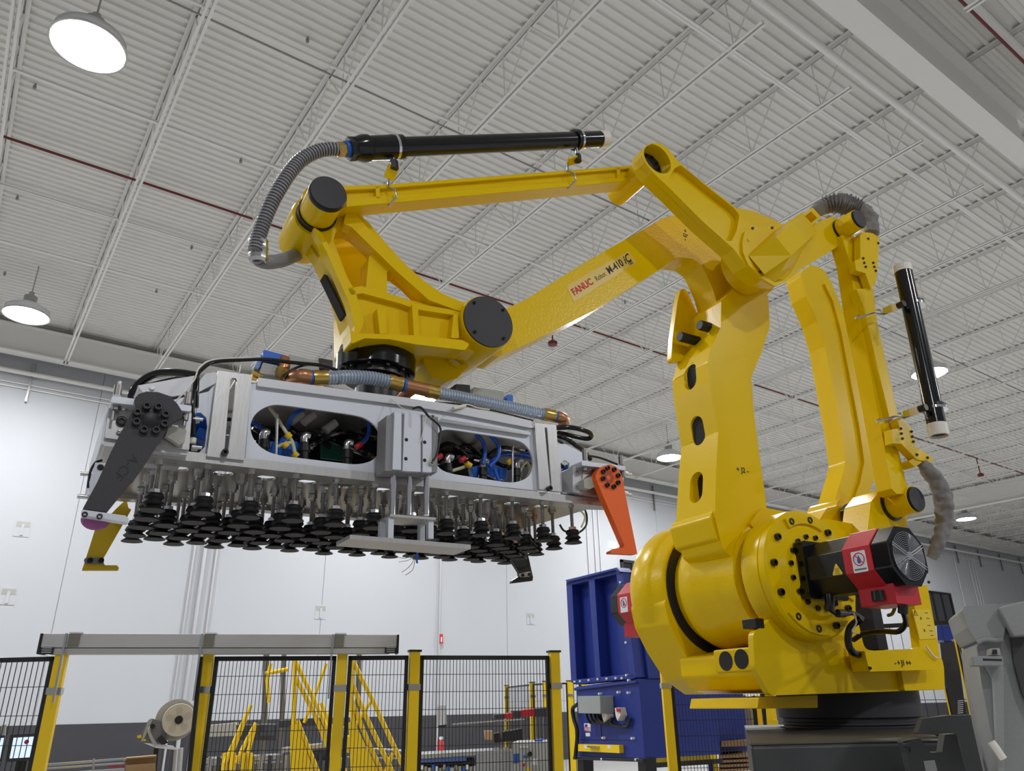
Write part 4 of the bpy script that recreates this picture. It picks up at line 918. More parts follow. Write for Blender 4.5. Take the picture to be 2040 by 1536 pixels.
for px in (780.5, 860):
    for vv, mm in ((.318, ALUW), (.262, ALUW)):
        a = GF.v(px, 1030, .33); b = GF.v(px, 1073, .33)
        prism('foot_post', [(a[0] - .008, vv - .009), (a[0] + .008, vv - .009), (a[0] + .008, vv + .009), (a[0] - .008, vv + .009)], b[1], a[1], mm, cyl, None, ax='z', bevel=.001)
GP('clamp_bar', [(697, 1065), (938, 1085), (938, 1094), (697, 1074)], .34, .235, .34, ALU, cyl, r=.001)
for k in (0, 1): gbolt(cyl, 858 - k * 2, 833 + k * 92, .325, .007, .016, GPL)
tube('air_line', spl(FT(GF, [(856, 832, .345), (838, 812, .34), (822, 814, .34)]), 8), .0035, BLK, cyl); tube('air_line', spl(FT(GF, [(858, 832, .345), (876, 850, .345), (877, 870, .345), (870, 905, .345), (862, 918, .345)]), 8), .0032, BLK, cyl)
tube('sensor_wire', spl(FT(GF, [(780, 795, .26), (800, 812, .30), (818, 822, .335), (819, 850, .335)]), 8), .0014, WPL, cyl); tube('sensor_wire', spl(FT(GF, [(820, 818, .33), (838, 812, .335), (848, 825, .337), (845, 850, .337), (838, 880, .337)]), 8), .0014, WPL, cyl)
# suction cups
bm = bmesh.new(); add_lathe(bm, (0, 0), [(z * .80, r * .84) for z, r in [(0, .0345), (.0025, .0335), (.012, .021), (.013, .0205), (.020, .0300), (.0225, .0300), (.031, .0215), (.033, .0215), (.038, .0265), (.041, .0268), (.052, .0225), (.053, .012)]], 'z', 22)
meC = bpy.data.meshes.new('bellows'); bmesh.ops.recalc_face_normals(bm, faces=bm.faces[:]); bm.to_mesh(meC); bm.free(); meC.materials.append(CUPM); meC.polygons.foreach_set('use_smooth', [True] * len(meC.polygons)); meC.set_sharp_from_angle(angle=R_(75))
def memake(nm, fn, m, sm=40):
    bm = bmesh.new(); fn(bm); me = bpy.data.meshes.new(nm); bmesh.ops.recalc_face_normals(bm, faces=bm.faces[:]); bm.to_mesh(me); bm.free(); me.materials.append(m)
    if sm: me.polygons.foreach_set('use_smooth', [True] * len(me.polygons)); me.set_sharp_from_angle(angle=R_(sm))
    return me
ztop = ZB + .012 - ZL
def thr(bm):
    pr = []; z = .050
    while z < ztop - .012: pr += [(z, .0047), (z + .0012, .0062), (z + .0024, .0047)]; z += .003
    add_lathe(bm, (0, 0), pr, 'z', 12)
meT = memake('threaded_stem', thr, STLD, 60)
meN = memake('hex_nut', lambda b: (add_lathe(b, (0, 0), [(.040, .0125), (.052, .0125)], 'z', 6), ), STL, 0)
meU = memake('lock_nut', lambda b: (add_lathe(b, (0, 0), [(ztop - .020, .0095), (ztop - .012, .0095), (ztop - .012, .0135), (ztop, .0135)], 'z', 6), ), STL, 0)
ringm = [mat('ring_red', (.5, .02, .03), .5), mat('ring_yellow', (.65, .5, .05), .5)]
meRg = [memake('colour_ring', lambda b: add_lathe(b, (0, 0), [(.0385, .0178), (.0405, .0172)], 'z', 20), mm) for mm in ringm]
ci = 0
random.seed(11)
for cols, rows in ((evens, (.215, .105, -.005, -.115, -.215)), (odds, (.045, -.06, -.165))):
    for i, a in enumerate(cols):
        for j, b in enumerate(rows):
            c = link('suction_cup', meC, G); c.location = (a + random.uniform(-.002, .002), b, ZL + random.uniform(-.002, .002)); c.rotation_euler = (0, 0, random.uniform(0, 6))
            for nm, me in (('threaded_stem', meT), ('hex_nut', meN), ('lock_nut', meU)): link(nm, me, c)
            if b > 0 and (i * 3 + j) % 4 == 1: link('colour_ring', meRg[(i + j) % 2], c)
# hoses and fittings inside the box and on top of it
def GT(name, pts, r, m, n=8, k=8, par=None): return tube(name, spl(FT(GF, pts), k), r, m, par or G, None, n)
random.seed(4)
for k in range(20):
    x0 = 470 + 29 * k + random.uniform(-10, 10)
    y0 = 860 + (x0 - 470) * .11
    GT('black_hose', [(x0 - 40, y0 + random.uniform(-30, 40), random.uniform(-.1, .1)), (x0, y0 + random.uniform(-30, 20), random.uniform(-.05, .16)), (x0 + 50, y0 + random.uniform(-20, 30), random.uniform(-.05, .16)), (x0 + 100, y0 + random.uniform(-20, 50), random.uniform(-.1, .1))], random.uniform(.005, .010), BLKG, 7, 6)
GP('inner_dark_sheet', [(500, 790), (1060, 870), (1065, 970), (490, 910)], -.10, -.12, -.10, BLK, r=0)  # black sheet added behind the windows so the box interior looks shaded
GP('circuit_board', [(640, 870), (700, 878), (700, 920), (640, 912)], -.02, -.03, -.02, GRN, r=0)
for pts in ([(735, 842, .16), (735, 860, .16), (728, 876, .16), (712, 888, .16)], [(948, 866, .18), (962, 880, .18), (966, 905, .18), (962, 925, .18)], [(975, 866, .2), (992, 885, .2), (992, 910, .2), (975, 930, .2)], [(975, 925, .12), (1000, 905, .1), (1030, 902, .1), (1060, 905, .1)], [(960, 935, .12), (985, 912, .11), (1020, 908, .08), (1060, 912, .08)], [(985, 935, .18), (990, 950, .18), (995, 962, .18)],
            [(605, 815, .15), (585, 825, .17), (575, 845, .15), (570, 860, .1)], [(500, 842, .1), (515, 848, .1), (525, 860, .1)]):
    GT('blue_hose', pts, .0062, BLU)
for pts in ([(537, 812, .17), (552, 832, .18), (566, 855, .18), (582, 880, .18), (588, 905, .18)], [(552, 890, .18), (568, 884, .18), (580, 882, .18)], [(900, 938, .17), (920, 932, .17), (930, 928, .17)], [(1030, 955, .15), (1040, 930, .15), (1050, 922, .15), (1055, 940, .15), (1045, 962, .15)], [(385, 848, .1), (400, 860, .12), (408, 865, .12)]):
    GT('cream_tube', pts, .0052, YTU)
for px, py, px2, py2 in ((571, 864, 578, 872), (585, 903, 592, 910), (565, 883, 570, 888), (929, 923, 938, 929), (1012, 916, 1018, 924)):
    a, b = FT(GF, [(px, py, .185), (px2, py2, .185)]); lathe_dir('tube_fitting', a, b, [(0, .0095), (max(.014, (b - a).length), .0095)], YPL, G, n=12)
for px, py in ((714, 888), (875, 910), (922, 915)):
    a, b = FT(GF, [(px - 5, py + 3, .16), (px + 5, py - 3, .16)]); lathe_dir('tube_fitting', a, b, [(0, .009), (.02, .009)], RED, G, n=12)
for px, py in ((526, 872), (607, 878), (692, 892), (892, 920), (962, 928), (1030, 930)):
    GT('steel_elbow', [(px + 10, py - 8, .165), (px + 2, py - 10, .165), (px - 1, py - 3, .165), (px, py + 6, .165)], .0115, STL, 12, 5)
    a, b = FT(GF, [(px, py + 4, .165), (px, py + 24, .165)]); lathe_dir('check_valve', a, b, [(0, .014), (.012, .014), (.012, .016), (.026, .016), (.026, .012), (.05, .012)], BLK, G, n=12)
for px, y0, y1 in ((553, 825, 906), (1021, 889, 960)): 
    a = GF.v(px, y0, .2); b = GF.v(px - (3 if px < 600 else 0), y1, .2); tube('stay_rod', [(a[0], .2, a[1]), (b[0], .2, b[1])], .004, STL, G)
for px, py in ((540, 900), (580, 905), (560, 895), (940, 945), (985, 948), (965, 940), (1125, 945), (395, 845), (400, 880)):
    q = GF.v(px, py, .10); o = box('blue_valve', (-.02, .02, -.02, .02, -.018, .018), BLUV, G, None, .003); o.location = (q[0], .13, q[1]); o.rotation_euler = (random.uniform(-.5, .5), random.uniform(-.5, .5), random.uniform(-.5, .5))
for px, py in ((588, 832), (655, 850), (612, 834)):
    a, b = FT(GF, [(px - 8, py + 8, .12), (px + 14, py - 8, .12)]); lathe_dir('grey_plug', a, b, [(0, .013), ((b - a).length, .012)], GPL, G, n=14)
# clear suction hose on top
vh = .20
rc = rpx(GF, 700, 752, vh, 14.5)
h1 = spl(FT(GF, [(628, 753, vh), (660, 753, vh), (700, 751, vh), (745, 754, vh), (790, 764, vh)]), 10); h2 = spl(FT(GF, [(858, 780, vh), (900, 788, vh), (960, 800, vh), (1020, 812, vh), (1095, 828, vh)]), 10)
rc2 = rpx(GF, 960, 800, vh, 12.5)
corrug('clear_hose', h1, rc, CLR, G, 16, .0095, .08, m2=CLR2); corrug('clear_hose', h2, rc2, CLR, G, 16, .0095, .08, m2=CLR2)
for pts, rr in (([(622, 753), (650, 753)], rc), ([(775, 760), (800, 766)], rc), ([(850, 778), (872, 783)], rc2), ([(1082, 825), (1103, 829)], rc2)):
    a, b = FT(GF, [(x, y, vh) for x, y in pts]); L_ = (b - a).length; lathe_dir('hose_clamp', a, b, [(0, rr * 1.05), (L_ * .3, rr * 1.12), (L_ * .6, rr * 1.02), (L_, rr * 1.1)], BRS, G, n=18)
for (x, y), (x2, y2), rr in (((616, 752), (622, 753), rc), ((802, 767), (807, 768), rc), ((1104, 829), (1109, 831), rc2)):
    a, b = FT(GF, [(x, y, vh), (x2, y2, vh)]); lathe_dir('seal_band', a, b, [(0, rr * .98), ((b - a).length, rr * .98)], BLUV, G, n=20)
GT('copper_elbow', [(617, 752, vh), (602, 750, vh), (588, 752, vh - .02), (578, 760, vh - .05)], rc * 1.02, COP, 18, 6)
GT('copper_elbow', [(1108, 830, vh), (1118, 833, vh), (1124, 838, vh - .03), (1122, 846, vh - .06)], rc2 * 1.05, COP, 18, 6)
GT('copper_tee', [(806, 768, vh), (830, 773, vh), (852, 778, vh)], rc * .95, COP, 18, 4)
GT('copper_tee', [(822, 774, vh), (808, 785, vh - .03), (800, 795, vh - .06)], rc * .9, COP, 16, 4)
GT('copper_pipe', [(566, 716, .14), (566, 730, .15), (560, 742, .15)], rc * .8, COP, 14, 4)
# vacuum generators
gen = GP('vacuum_generator', [(516, 745), (524, 722), (552, 728), (575, 732), (572, 757), (520, 752)], .14, .06, .14, GRY, r=.002)
GP('blue_cover', [(524, 700), (527, 697), (570, 708), (576, 713), (575, 721), (524, 716)], .15, .05, .15, BLUV, gen, r=.002)
GP('blue_cover', [(507, 730), (524, 700), (524, 716), (515, 735)], .13, .08, .13, mat('pale_blue', (.2, .35, .7), .4), gen, r=.002)
GP('generator_body', [(575, 706), (635, 720), (636, 745), (578, 738)], .09, .0, .09, GRY, gen, r=.002)
GP('end_block', [(635, 713), (663, 718), (663, 732), (635, 728)], .08, .02, .08, BLKM, gen, r=.002)
a, b = FT(GF, [(478, 735, .12), (500, 738, .12)]); lathe_dir('silencer', a, b, [(0, .012), ((b - a).length, .012)], GPL, gen, n=16)
for z_ in ((510, 745), (508, 757)):
    a, b = FT(GF, [(z_[0] - 7, z_[1] - 4, .13), (z_[0] + 5, z_[1] + 2, .13)]); lathe_dir('brass_fitting', a, b, [(0, .012), (.03, .012)], BRS, gen, n=6, sm=0)
a, b = FT(GF, [(549, 742, .142), (562, 748, .142)]); lathe_dir('brass_fitting', *FT(GF, [(560, 735, .15), (566, 746, .16)]), [(0, .016), (.02, .016), (.02, .019), (.035, .019)], BRS, gen, n=8, sm=0)
gen = GP('vacuum_generator', [(943, 773), (945, 771), (1003, 780), (1003, 800), (943, 795)], .02, -.08, .02, GRY, r=.001)
GP('blue_cover', [(1010, 786), (1022, 787), (1022, 801), (1010, 800)], .03, -.04, .03, BLUV, gen, r=.001)
GP('end_block', [(908, 765), (936, 767), (937, 782), (908, 778)], .02, -.06, .02, BLKM, gen, r=.001)
gb_ = GP('manifold_block', [(866, 800), (905, 802), (905, 812), (866, 806)], .10, .02, .10, BLK, r=.001)
# external hoses
GT('black_hose', [(266, 812, .03), (263, 785, .03), (280, 762, .04), (310, 745, .06), (350, 742, .10), (392, 748, .14)], .011, BLKG, 10)
GT('black_hose', [(270, 772, .0), (300, 764, .03), (350, 752, .08), (390, 750, .14)], .003, BLK)
GT('black_hose', [(391, 752, .24), (400, 738, .22), (425, 722, .20), (480, 717, .19), (530, 716, .19), (580, 722, .19), (640, 728, .18), (672, 738, .18)], .0055, BLKG)
GT('black_hose', [(388, 755, .245), (384, 800, .26), (386, 840, .26), (386, 868, .255)], .0045, BLKG)
GT('black_hose', [(394, 752, .245), (393, 780, .25), (392, 812, .25)], .0045, BLKG)
GT('sensor_wire', [(350, 800, .30), (368, 780, .28), (388, 755, .25), (398, 732, .22), (430, 716, .20), (520, 712, .19)], .0022, WPL)
GT('black_hose', [(565, 755, .18), (580, 738, .18), (610, 727, .17), (650, 730, .17), (674, 745, .19), (672, 765, .2)], .004, BLK)
GT('black_hose', [(1108, 852, .2), (1140, 852, .22), (1170, 860, .22), (1178, 868, .2), (1168, 874, .18), (1130, 866, .15), (1112, 862, .12)], .0085, BLKG, 10)
GT('black_hose', [(1110, 868, .2), (1130, 875, .22), (1148, 888, .22), (1162, 898, .2), (1176, 915, .18)], .008, BLKG, 10)
GT('black_hose', [(1112, 878, .22), (1135, 892, .22), (1160, 905, .2), (1195, 912, .2), (1230, 925, .2)], .004, BLK)
GT('sensor_wire', [(905, 812, .26), (930, 806, .25), (950, 812, .25), (975, 816, .24)], .0022, WPL)
a, b = FT(GF, [(903, 814, .27), (928, 808, .26)]); lathe_dir('wire_plug', a, b, [(0, .006), ((b - a).length * .8, .006), ((b - a).length, .003)], WPL, G, n=10)
GT('black_hose', [(870, 802, .22), (920, 806, .22), (1000, 822, .23), (1062, 838, .23)], .0028, BLK)
GT('loop_hose', [(1140, 1000, -.10), (1165, 1015, -.10), (1168, 1045, -.10), (1150, 1062, -.10), (1125, 1058, -.1), (1115, 1045, -.1)], .004, BLK)
GT('loop_hose', [(1155, 1015, -.10), (1165, 1030, -.10), (1158, 1050, -.10)], .004, YTU)
for pts in ([(826, 1103, .1), (822, 1120, .1), (812, 1132, .1), (800, 1140, .1)], [(826, 1103, .1), (816, 1115, .1), (795, 1120, .1)], [(828, 1105, .1), (808, 1112, .1), (792, 1110, .1)]):
    GT('loose_wire', pts, .0008, STLD, 5)
GT('loose_wire', [(832, 1100, .1), (827, 1115, .1), (822, 1135, .1), (808, 1146, .1)], .0009, STLD, 5); GT('loose_wire', [(832, 1098, .1), (830, 1110, .1), (831, 1122, .1)], .003, BLU, 6)
# ------------------------------------------------------------------ pedestal
ped = empty('robot_pedestal', RM @ Matrix.Translation((0, 0, -2.0168)), 'dark grey steel pedestal block carrying the yellow robot', 'pedestal')
PO = (0, 0, 2.0168)
def PP(name, pts, vt, v0, v1, m=PED, parent=None, holes=(), r=.006, bevel=.005):
    return prism(name, fil(PV(pts, vt), r), v0, v1, m, parent or ped, None if parent else PO, [fil(PV(h, vt), r) for h in holes], bevel=bevel)
zt = -.532
plan = [(.683, .648), (.354, .318), (-.45, -.50), (-.95, -.30), (-.95, .35), (-.15, .72), (.20, .90), (.45, .749)]
prism('pedestal_block', plan, -2.0168, zt, PED, ped, PO, ax='z', bevel=.008)
prism('pedestal_plate', [(a * .985 + .002, b * .985) for a, b in plan], zt, zt + .006, PED, ped, PO, ax='z', bevel=.002)
PFm = Frame(RF.w(.45, .749, 0), RF.a * -.866 + RF.b * .5, RF.a * -.5 - RF.b * .866, Z0)
pe = empty('pedestal_mount', RM.inverted() @ PFm.mat()); pe.parent = ped; pe.location = pe.location + Vector(PO)
bpy.data.objects.remove(pe)
MM = (RM.inverted() @ PFm.mat())
def PK(name, pts, b0, b1, m=PED, parent=None, r=.004, bevel=.003):
    o = prism(name, fil([PFm.v(p[0], p[1], b0) for p in pts], r) if r else [PFm.v(p[0], p[1], b0) for p in pts], b0, b1, m, parent or ped, None, bevel=bevel)
    if parent is None: o.matrix_local = Matrix.Translation(PO) @ MM
    return o
ear = PK('cable_ear', [(1797, 1477), (1833, 1470), (1853, 1499), (1877, 1499), (1882, 1463), (1905, 1462), (1925, 1540), (1960, 1700), (1850, 1700), (1806, 1500)], -.17, -.14)
PK('ear_tab', [(1802, 1481), (1816, 1480), (1818, 1486), (1804, 1487)], -.185, -.17, parent=ear, r=0, bevel=.001)
PK('ear_label', [(1840, 1516), (1862, 1514), (1870, 1545), (1847, 1548)], -.171, -.17, mat('plate_grey', (.32, .33, .33), .4), ear, 0, 0)
PK('ear_hole', [(1810, 1493), (1813, 1492), (1815, 1497), (1812, 1499)], -.171, -.17, VOID, ear, 0, 0)
PK('rear_ear', [(1828, 1462), (1838, 1432), (1890, 1425), (1940, 1424), (1956, 1430), (1962, 1446), (1990, 1560), (2030, 1700), (1920, 1700), (1905, 1480), (1870, 1464)], .18, .21)
PK('front_panel', [(1500, 1484), (1660, 1480), (1680, 1478), (1690, 1700), (1500, 1700)], -.02, .0) if 0 else None
lathe('rim_weld', (-.54, 0), [(zt, .285), (zt + .006, .28)], PED, ped, PO, 'z', 48)
# ------------------------------------------------------------------ background: frames and helpers
def AD(px, py, d): r = ray(px, py); r = r / math.hypot(r.x, r.y); return CAM + r * d
def KF(px, d, yaw=0):
    P = AD(px, 1395, d); P.z = 0; az = Vector((P.x, P.y, 0)).normalized(); a = Vector((az.y, -az.x, 0)); a.rotate(Matrix.Rotation(R_(yaw), 3, 'Z'))
    return Frame(P, a, Vector((-a.y, a.x, 0)), Z0)
def KP(F, name, pts, b0, b1, m, parent, vt=None, holes=(), r=0, bevel=0.0, top=None):
    vt = b0 if vt is None else vt
    P_ = [F.v(p[0], p[1], vt) for p in pts]
    if r: P_ = fil(P_, r)
    return prism(name, P_, b0, b1, m, parent, None, [[F.v(p[0], p[1], vt) for p in h] for h in holes], bevel=bevel)
def KT(F, name, pts, r, m, parent, k=1, n=8):
    q = []
    for px, py, v in pts:
        a = F.v(px, py, v); q.append((a[0], v, a[1]))
    return tube(name, spl(q, k) if k > 1 else q, r, m, parent, None, n)
def KE(F, name, label, cat, group=None): return empty(name, F.mat(), label, cat, group)
# guard fence in front
ZT = 1.9
def wires(bm, w, z0, z1, pv, ph, r=.0017):
    n = int(w / pv)
    for i in range(1, n): add_box(bm, i * w / n - r, i * w / n + r, -r, r, z0, z1)
    z = z1 - ph
    while z > z0: add_box(bm, 0, w, -r * 1.6, r * 1.6, z - r, z + r); z -= ph
def fence(label, posts, zt, pw, pv, ph, gate=(), z0=.1, pcol=FYE, rail=.022, hingeside=()):
    """posts: (px, ytop); consecutive posts are joined by a framed mesh panel unless the index is in gate"""
    P = [Vector(WF.z(px, py, zt)) for px, py in posts]
    e = empty('guard_fence', Matrix.Translation((P[0].x, P[0].y, 0)), label, 'fence')
    for i, p in enumerate(P):
        q = P[i + 1] if i + 1 < len(P) else P[i - 1]; d = (q - p) if i + 1 < len(P) else (p - q); ang = math.atan2(d.y, d.x)
        M = Matrix.Translation((p.x - P[0].x, p.y - P[0].y, 0)) @ Matrix.Rotation(ang, 4, 'Z')
        bm = bmesh.new(); add_box(bm, -pw / 2, pw / 2, -pw / 2, pw / 2, 0, zt, M=M); po = mk('post', bm, pcol, e, None, 0)
        bm = bmesh.new(); add_box(bm, -pw * .65, pw * .65, -pw * .6, pw * .6, zt, zt + .012, M=M); mk('post_cap', bm, FBK, po, None, 0)
        bm = bmesh.new(); add_box(bm, -pw * .62, pw * .62, -pw * .62, pw * .62, zt - .22, zt - .185, M=M); mk('bracket', bm, STL, po, None, 0)
        if i + 1 < len(P) and i not in gate:
            w = d.length - pw * 1.2; M2 = M @ Matrix.Translation((pw * .6, .0, 0))
            bm = bmesh.new()
            for b in ((0, w, -.012, .012, zt - .045, zt - .02), (0, w, -.012, .012, z0, z0 + .03), (0, rail, -.012, .012, z0, zt - .02), (w - rail, w, -.012, .012, z0, zt - .02)): add_box(bm, *b, M=M2)
            mk('panel_frame', bm, FBK, e, None, 0)
            bm = bmesh.new(); wires(bm, w, z0, zt - .03, pv if not callable(pv) else pv(i), ph if not callable(ph) else ph(i)); bmesh.ops.transform(bm, matrix=M2, verts=bm.verts[:])
            mk('wire_mesh', bm, FBK, e, None, 0)['kind'] = 'stuff'
    return e, P
fe, FP = fence('black wire mesh guard fence with yellow posts running below the gripper', [(-150, 1308), (125, 1300), (417, 1301), (683, 1300), (826, 1299), (1103, 1300)], ZT, .060, lambda i: .034 if i == 0 else .021, lambda i: .148 if i == 0 else .10, gate=(1,))
# extra wide stile where the sliding gate closes
for k in (2, 3):
    p = FP[k]; 
# sliding gate beam on top
a = Vector((*WF.z(125, 1300, ZT), 0)); b = Vector((*WF.z(826, 1299, ZT), 0)); dd = (b - a).normalized()
S1 = Frame(Vector((a.x, a.y, 0)), Vector((dd.x, dd.y, 0)), Vector((-dd.y, dd.x, 0)), Z0)
sg = KE(S1, 'sliding_gate_beam', 'long pale grey box beam of the sliding gate resting across the yellow posts', 'gate beam')
L0 = S1.v(78, 1300, -.06); L1 = S1.v(790, 1298, -.06)
zb = S1.v(75, 1303, -.06)[1]; zm = S1.v(76, 1290, -.06)[1]; zt_ = S1.v(80, 1262, -.06)[1]
box('beam_box', (L0[0], L1[0], -.06, .05, zm, zt_), mat('beam_grey', (.52, .52, .53), .45), sg, None, .004)
box('lower_rail', (L0[0] + .04, L1[0] - .04, -.055, .04, zb, zm - .004), mat('beam_grey2', (.45, .45, .44), .45), sg, None)
for k, xx in enumerate((L0[0], L1[0])):
    s = 1 if k == 0 else -1
    c = box('end_cap', tuple(sorted((xx - .012 * s, xx + .0 * s))) + (-.065, .055, zb, zt_), FBK, sg); box('cap_vent', tuple(sorted((xx, xx + .07 * s))) + (-.066, -.05, zb, zm - .004), FBK, c)
    for j in range(4): box('vent_slot', tuple(sorted((xx + .012 * s, xx + .062 * s))) + (-.0665, -.066, zb + .008 + j * .011, zb + .011 + j * .011), LBL, c)
KP(S1, 'gate_stile', [(396, 1308), (404, 1308), (378, 1560), (370, 1560)], -.05, -.02, FBK, sg)
for px in (148, 417, 676):
    q = S1.v(px, 1275, -.06); br = box('beam_bracket', (q[0] - .028, q[0] + .028, -.07, -.06, zm + .004, zt_ + .004), mat('bracket_tan', (.20, .19, .15), .5), sg, None, .003)
    box('bracket_top', (q[0] - .03, q[0] + .04, -.07, .06, zt_, zt_ + .008), LBL, br); box('bracket_strap', (q[0] - .045, q[0] - .035, -.085, -.07, zb - .25, zt_), STL, br)
# post and rails behind the robot and on the right
fe2, _ = fence('black wire mesh fence with a yellow post between the blue machine and the pedestal', [(1321, 1306), (1520, 1303)], 1.9, .058, .022, .10)
fe3, _ = fence('yellow posted mesh fence far behind, left of the blue machine', [(1009, 1366), (1060, 1360), (1086, 1358), (1135, 1357), (1160, 1357)], 1.9, .07, .06, .25)
fe4, _ = fence('tall black framed mesh fence standing behind the junction box at the right', [(1700, 1240), (1925, 1228)], 2.05, .05, .055, .22, pcol=FBK, rail=.045)
for i, (px, py, pxb) in enumerate(((1893, 1262, 0), (1912, 1285, 0), (1925, 1282, 0), (1878, 1320, 0))):
    pass
RFm = KF(1905, 4.6)
st4 = KE(RFm, 'light_curtain', 'group of slim yellow light curtain columns behind the mesh at the right', 'safety column')
for (x0, y0, x1, y1, w) in ((1898, 1262, 1935, 1440, 3), (1912, 1280, 1950, 1440, 4), (1926, 1276, 1992, 1560, 5.5), (1880, 1372, 1895, 1440, 3)):
    KP(RFm, 'column', [(x0, y0), (x0 + w, y0), (x1 + w, y1), (x1, y1)], 0, .06, FYE, st4)
    KP(RFm, 'column_back', [(x0 + w, y0), (x0 + w * 2.4, y0), (x1 + w * 2.4, y1), (x1 + w, y1)], .01, .07, FBK, st4)
dk = KE(RFm, 'control_rack', 'dark equipment rack with white ports seen through the mesh at the right', 'rack')
KP(RFm, 'rack_body', [(1872, 1280), (1905, 1278), (1926, 1430), (2000, 1990), (1960, 1990), (1890, 1432)], .35, .6, BLKM, dk)
for k in range(7): KP(RFm, 'port_row', [(1908, 1396 + k * 4), (1919, 1395 + k * 4), (1919, 1396.5 + k * 4), (1908, 1397.5 + k * 4)], .34, .35, LBL, dk)
F9 = KF(1890, 9)
bm_ = KE(F9, 'blue_machine_top', 'dark blue machine top under the dark window at the right', 'machine')
KP(F9, 'hood', [(1866, 1246), (1906, 1244), (1916, 1272), (1868, 1276)], 0, .6, NAV, bm_); KP(F9, 'leg', [(1880, 1275), (1896, 1275), (1960, 1690), (1944, 1690)], .3, .6, NAV, bm_)
# grey weldment at the right edge
F5 = KF(1985, 2.1, 8)
gm = KE(F5, 'machine_frame', 'pale grey welded machine frame rising at the right edge beside the fence', 'machine frame')
KP(F5, 'head_block', [(1917, 1216), (1922, 1208), (1975, 1203), (1985, 1203), (2004, 1245), (1998, 1275), (1945, 1277), (1928, 1250)], .0, .3, MCH, gm, r=.004, bevel=.005)
KP(F5, 'column_plate', [(1983, 1205), (2045, 1198), (2060, 1240), (2060, 1560), (1998, 1560), (1972, 1450), (1955, 1360), (1946, 1290), (1950, 1277), (2000, 1272)], .03, .32, MCH, gm, r=.004, bevel=.004)
KP(F5, 'side_plate', [(1990, 1210), (2042, 1197), (2060, 1265), (2020, 1268)], -.03, .03, MCH, gm, r=.0, bevel=.004)
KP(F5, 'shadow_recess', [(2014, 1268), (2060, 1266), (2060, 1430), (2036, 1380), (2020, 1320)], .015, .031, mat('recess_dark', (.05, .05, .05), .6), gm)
KT(F5, 'weld_bead', [(1947, 1280, .0), (1962, 1274, .0), (1985, 1275, .0), (1998, 1273, .0)], .006, MCH, gm, 5)
bk5 = KP(F5, 'switch_bracket', [(1936, 1307), (1998, 1307), (2000, 1326), (1940, 1326)], -.06, .02, MCH, gm, r=0, bevel=.002)
KP(F5, 'bracket_slot', [(1958, 1312), (1996, 1313), (1996, 1317), (1958, 1316)], -.0605, -.06, TEX, bk5)
sw = KP(F5, 'limit_switch', [(1972, 1292), (1991, 1291), (1994, 1306), (1970, 1306)], -.05, -.01, GPL, gm, bevel=.001); KP(F5, 'switch_roller', [(1978, 1294), (1986, 1294), (1987, 1303), (1977, 1303)], -.055, -.05, TEX, sw)
KP(F5, 'stiffener', [(1965, 1326), (2000, 1326), (2001, 1560), (1990, 1560), (1979, 1352)], .0, .035, MCH, gm, bevel=.002)
KT(F5, 'hose_sleeve', [(1975, 1478, -.03), (1984, 1490, -.03), (1992, 1502, -.03), (1999, 1512, -.03)], .008, WPL, gm, 5)
# ------------------------------------------------------------------ blue compactor
Pc = AD(1205, 1395, 8.0); Pc.z = 0
CFm = Frame(Pc, V0, -U0, Z0)
cp_ = KE(CFm, 'compactor', 'tall dark blue baler machine standing behind the fence left of the robot', 'machine')
def CP(name, pts, b0, b1, m=NAV, par=None, holes=(), vt=0, bevel=.006): return KP(CFm, name, pts, b0, b1, m, par or cp_, vt=vt, holes=holes, bevel=bevel)
CP('body', [(1148, 1368), (1272, 1352), (1278, 1420), (1285, 1512), (1152, 1508)], .0, .9)
CP('hopper_back', [(1135, 1166), (1238, 1140), (1264, 1350), (1148, 1362)], .10, .14)
for pts in ([(1131, 1160), (1142, 1158), (1152, 1360), (1141, 1360)], [(1175, 1152), (1187, 1149), (1200, 1354), (1190, 1356)], [(1230, 1142), (1244, 1138), (1270, 1350), (1258, 1350)], [(1131, 1160), (1240, 1135), (1241, 1142), (1132, 1168)], [(1148, 1354), (1266, 1342), (1268, 1352), (1149, 1364)]):
    CP('rib', pts, -.02, .12)
CP('hopper_lip', [(1135, 1156), (1238, 1131), (1246, 1140), (1243, 1143), (1234, 1137), (1138, 1161)], -.06, .10)
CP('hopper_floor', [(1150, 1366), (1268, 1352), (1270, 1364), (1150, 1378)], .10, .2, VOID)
CP('lower_edge', [(1148, 1370), (1270, 1356), (1271, 1361), (1148, 1376)], -.03, .02)
CP('side_tower', [(1240, 1140), (1250, 1135), (1275, 1352), (1262, 1352)], .1, .9)
bxm = mat('junction_grey', (.33, .36, .35), .5)
jb = CP('junction_box', [(1150, 1387), (1195, 1386), (1196, 1422), (1152, 1421)], -.16, .0, bxm, vt=-.16)
for i, px in enumerate((1168, 1176, 1184, 1190)): KT(CFm, 'flex_conduit', [(px, 1420, -.08), (px + 4, 1435, -.08), (px + 12 + i * 3, 1440, -.05), (px + 30, 1432, -.03)], .014, BLK, cp_, 5)
KT(CFm, 'flex_conduit', [(1152, 1402, -.05), (1141, 1412, -.05), (1143, 1432, -.05), (1150, 1460, -.05), (1146, 1510, -.05)], .020, BLK, cp_, 6)
KT(CFm, 'flex_conduit', [(1196, 1428, -.03), (1215, 1438, -.04), (1225, 1446, -.04), (1250, 1446, -.03), (1256, 1430, -.02)], .014, BLK, cp_, 6)
CP('handle_bar', [(1160, 1482), (1242, 1484), (1243, 1500), (1160, 1496)], -.05, .0, FYE, bevel=0)
CP('latch_handle', [(1184, 1485), (1203, 1486), (1203, 1489), (1184, 1488)], -.09, -.05, STL, bevel=0)
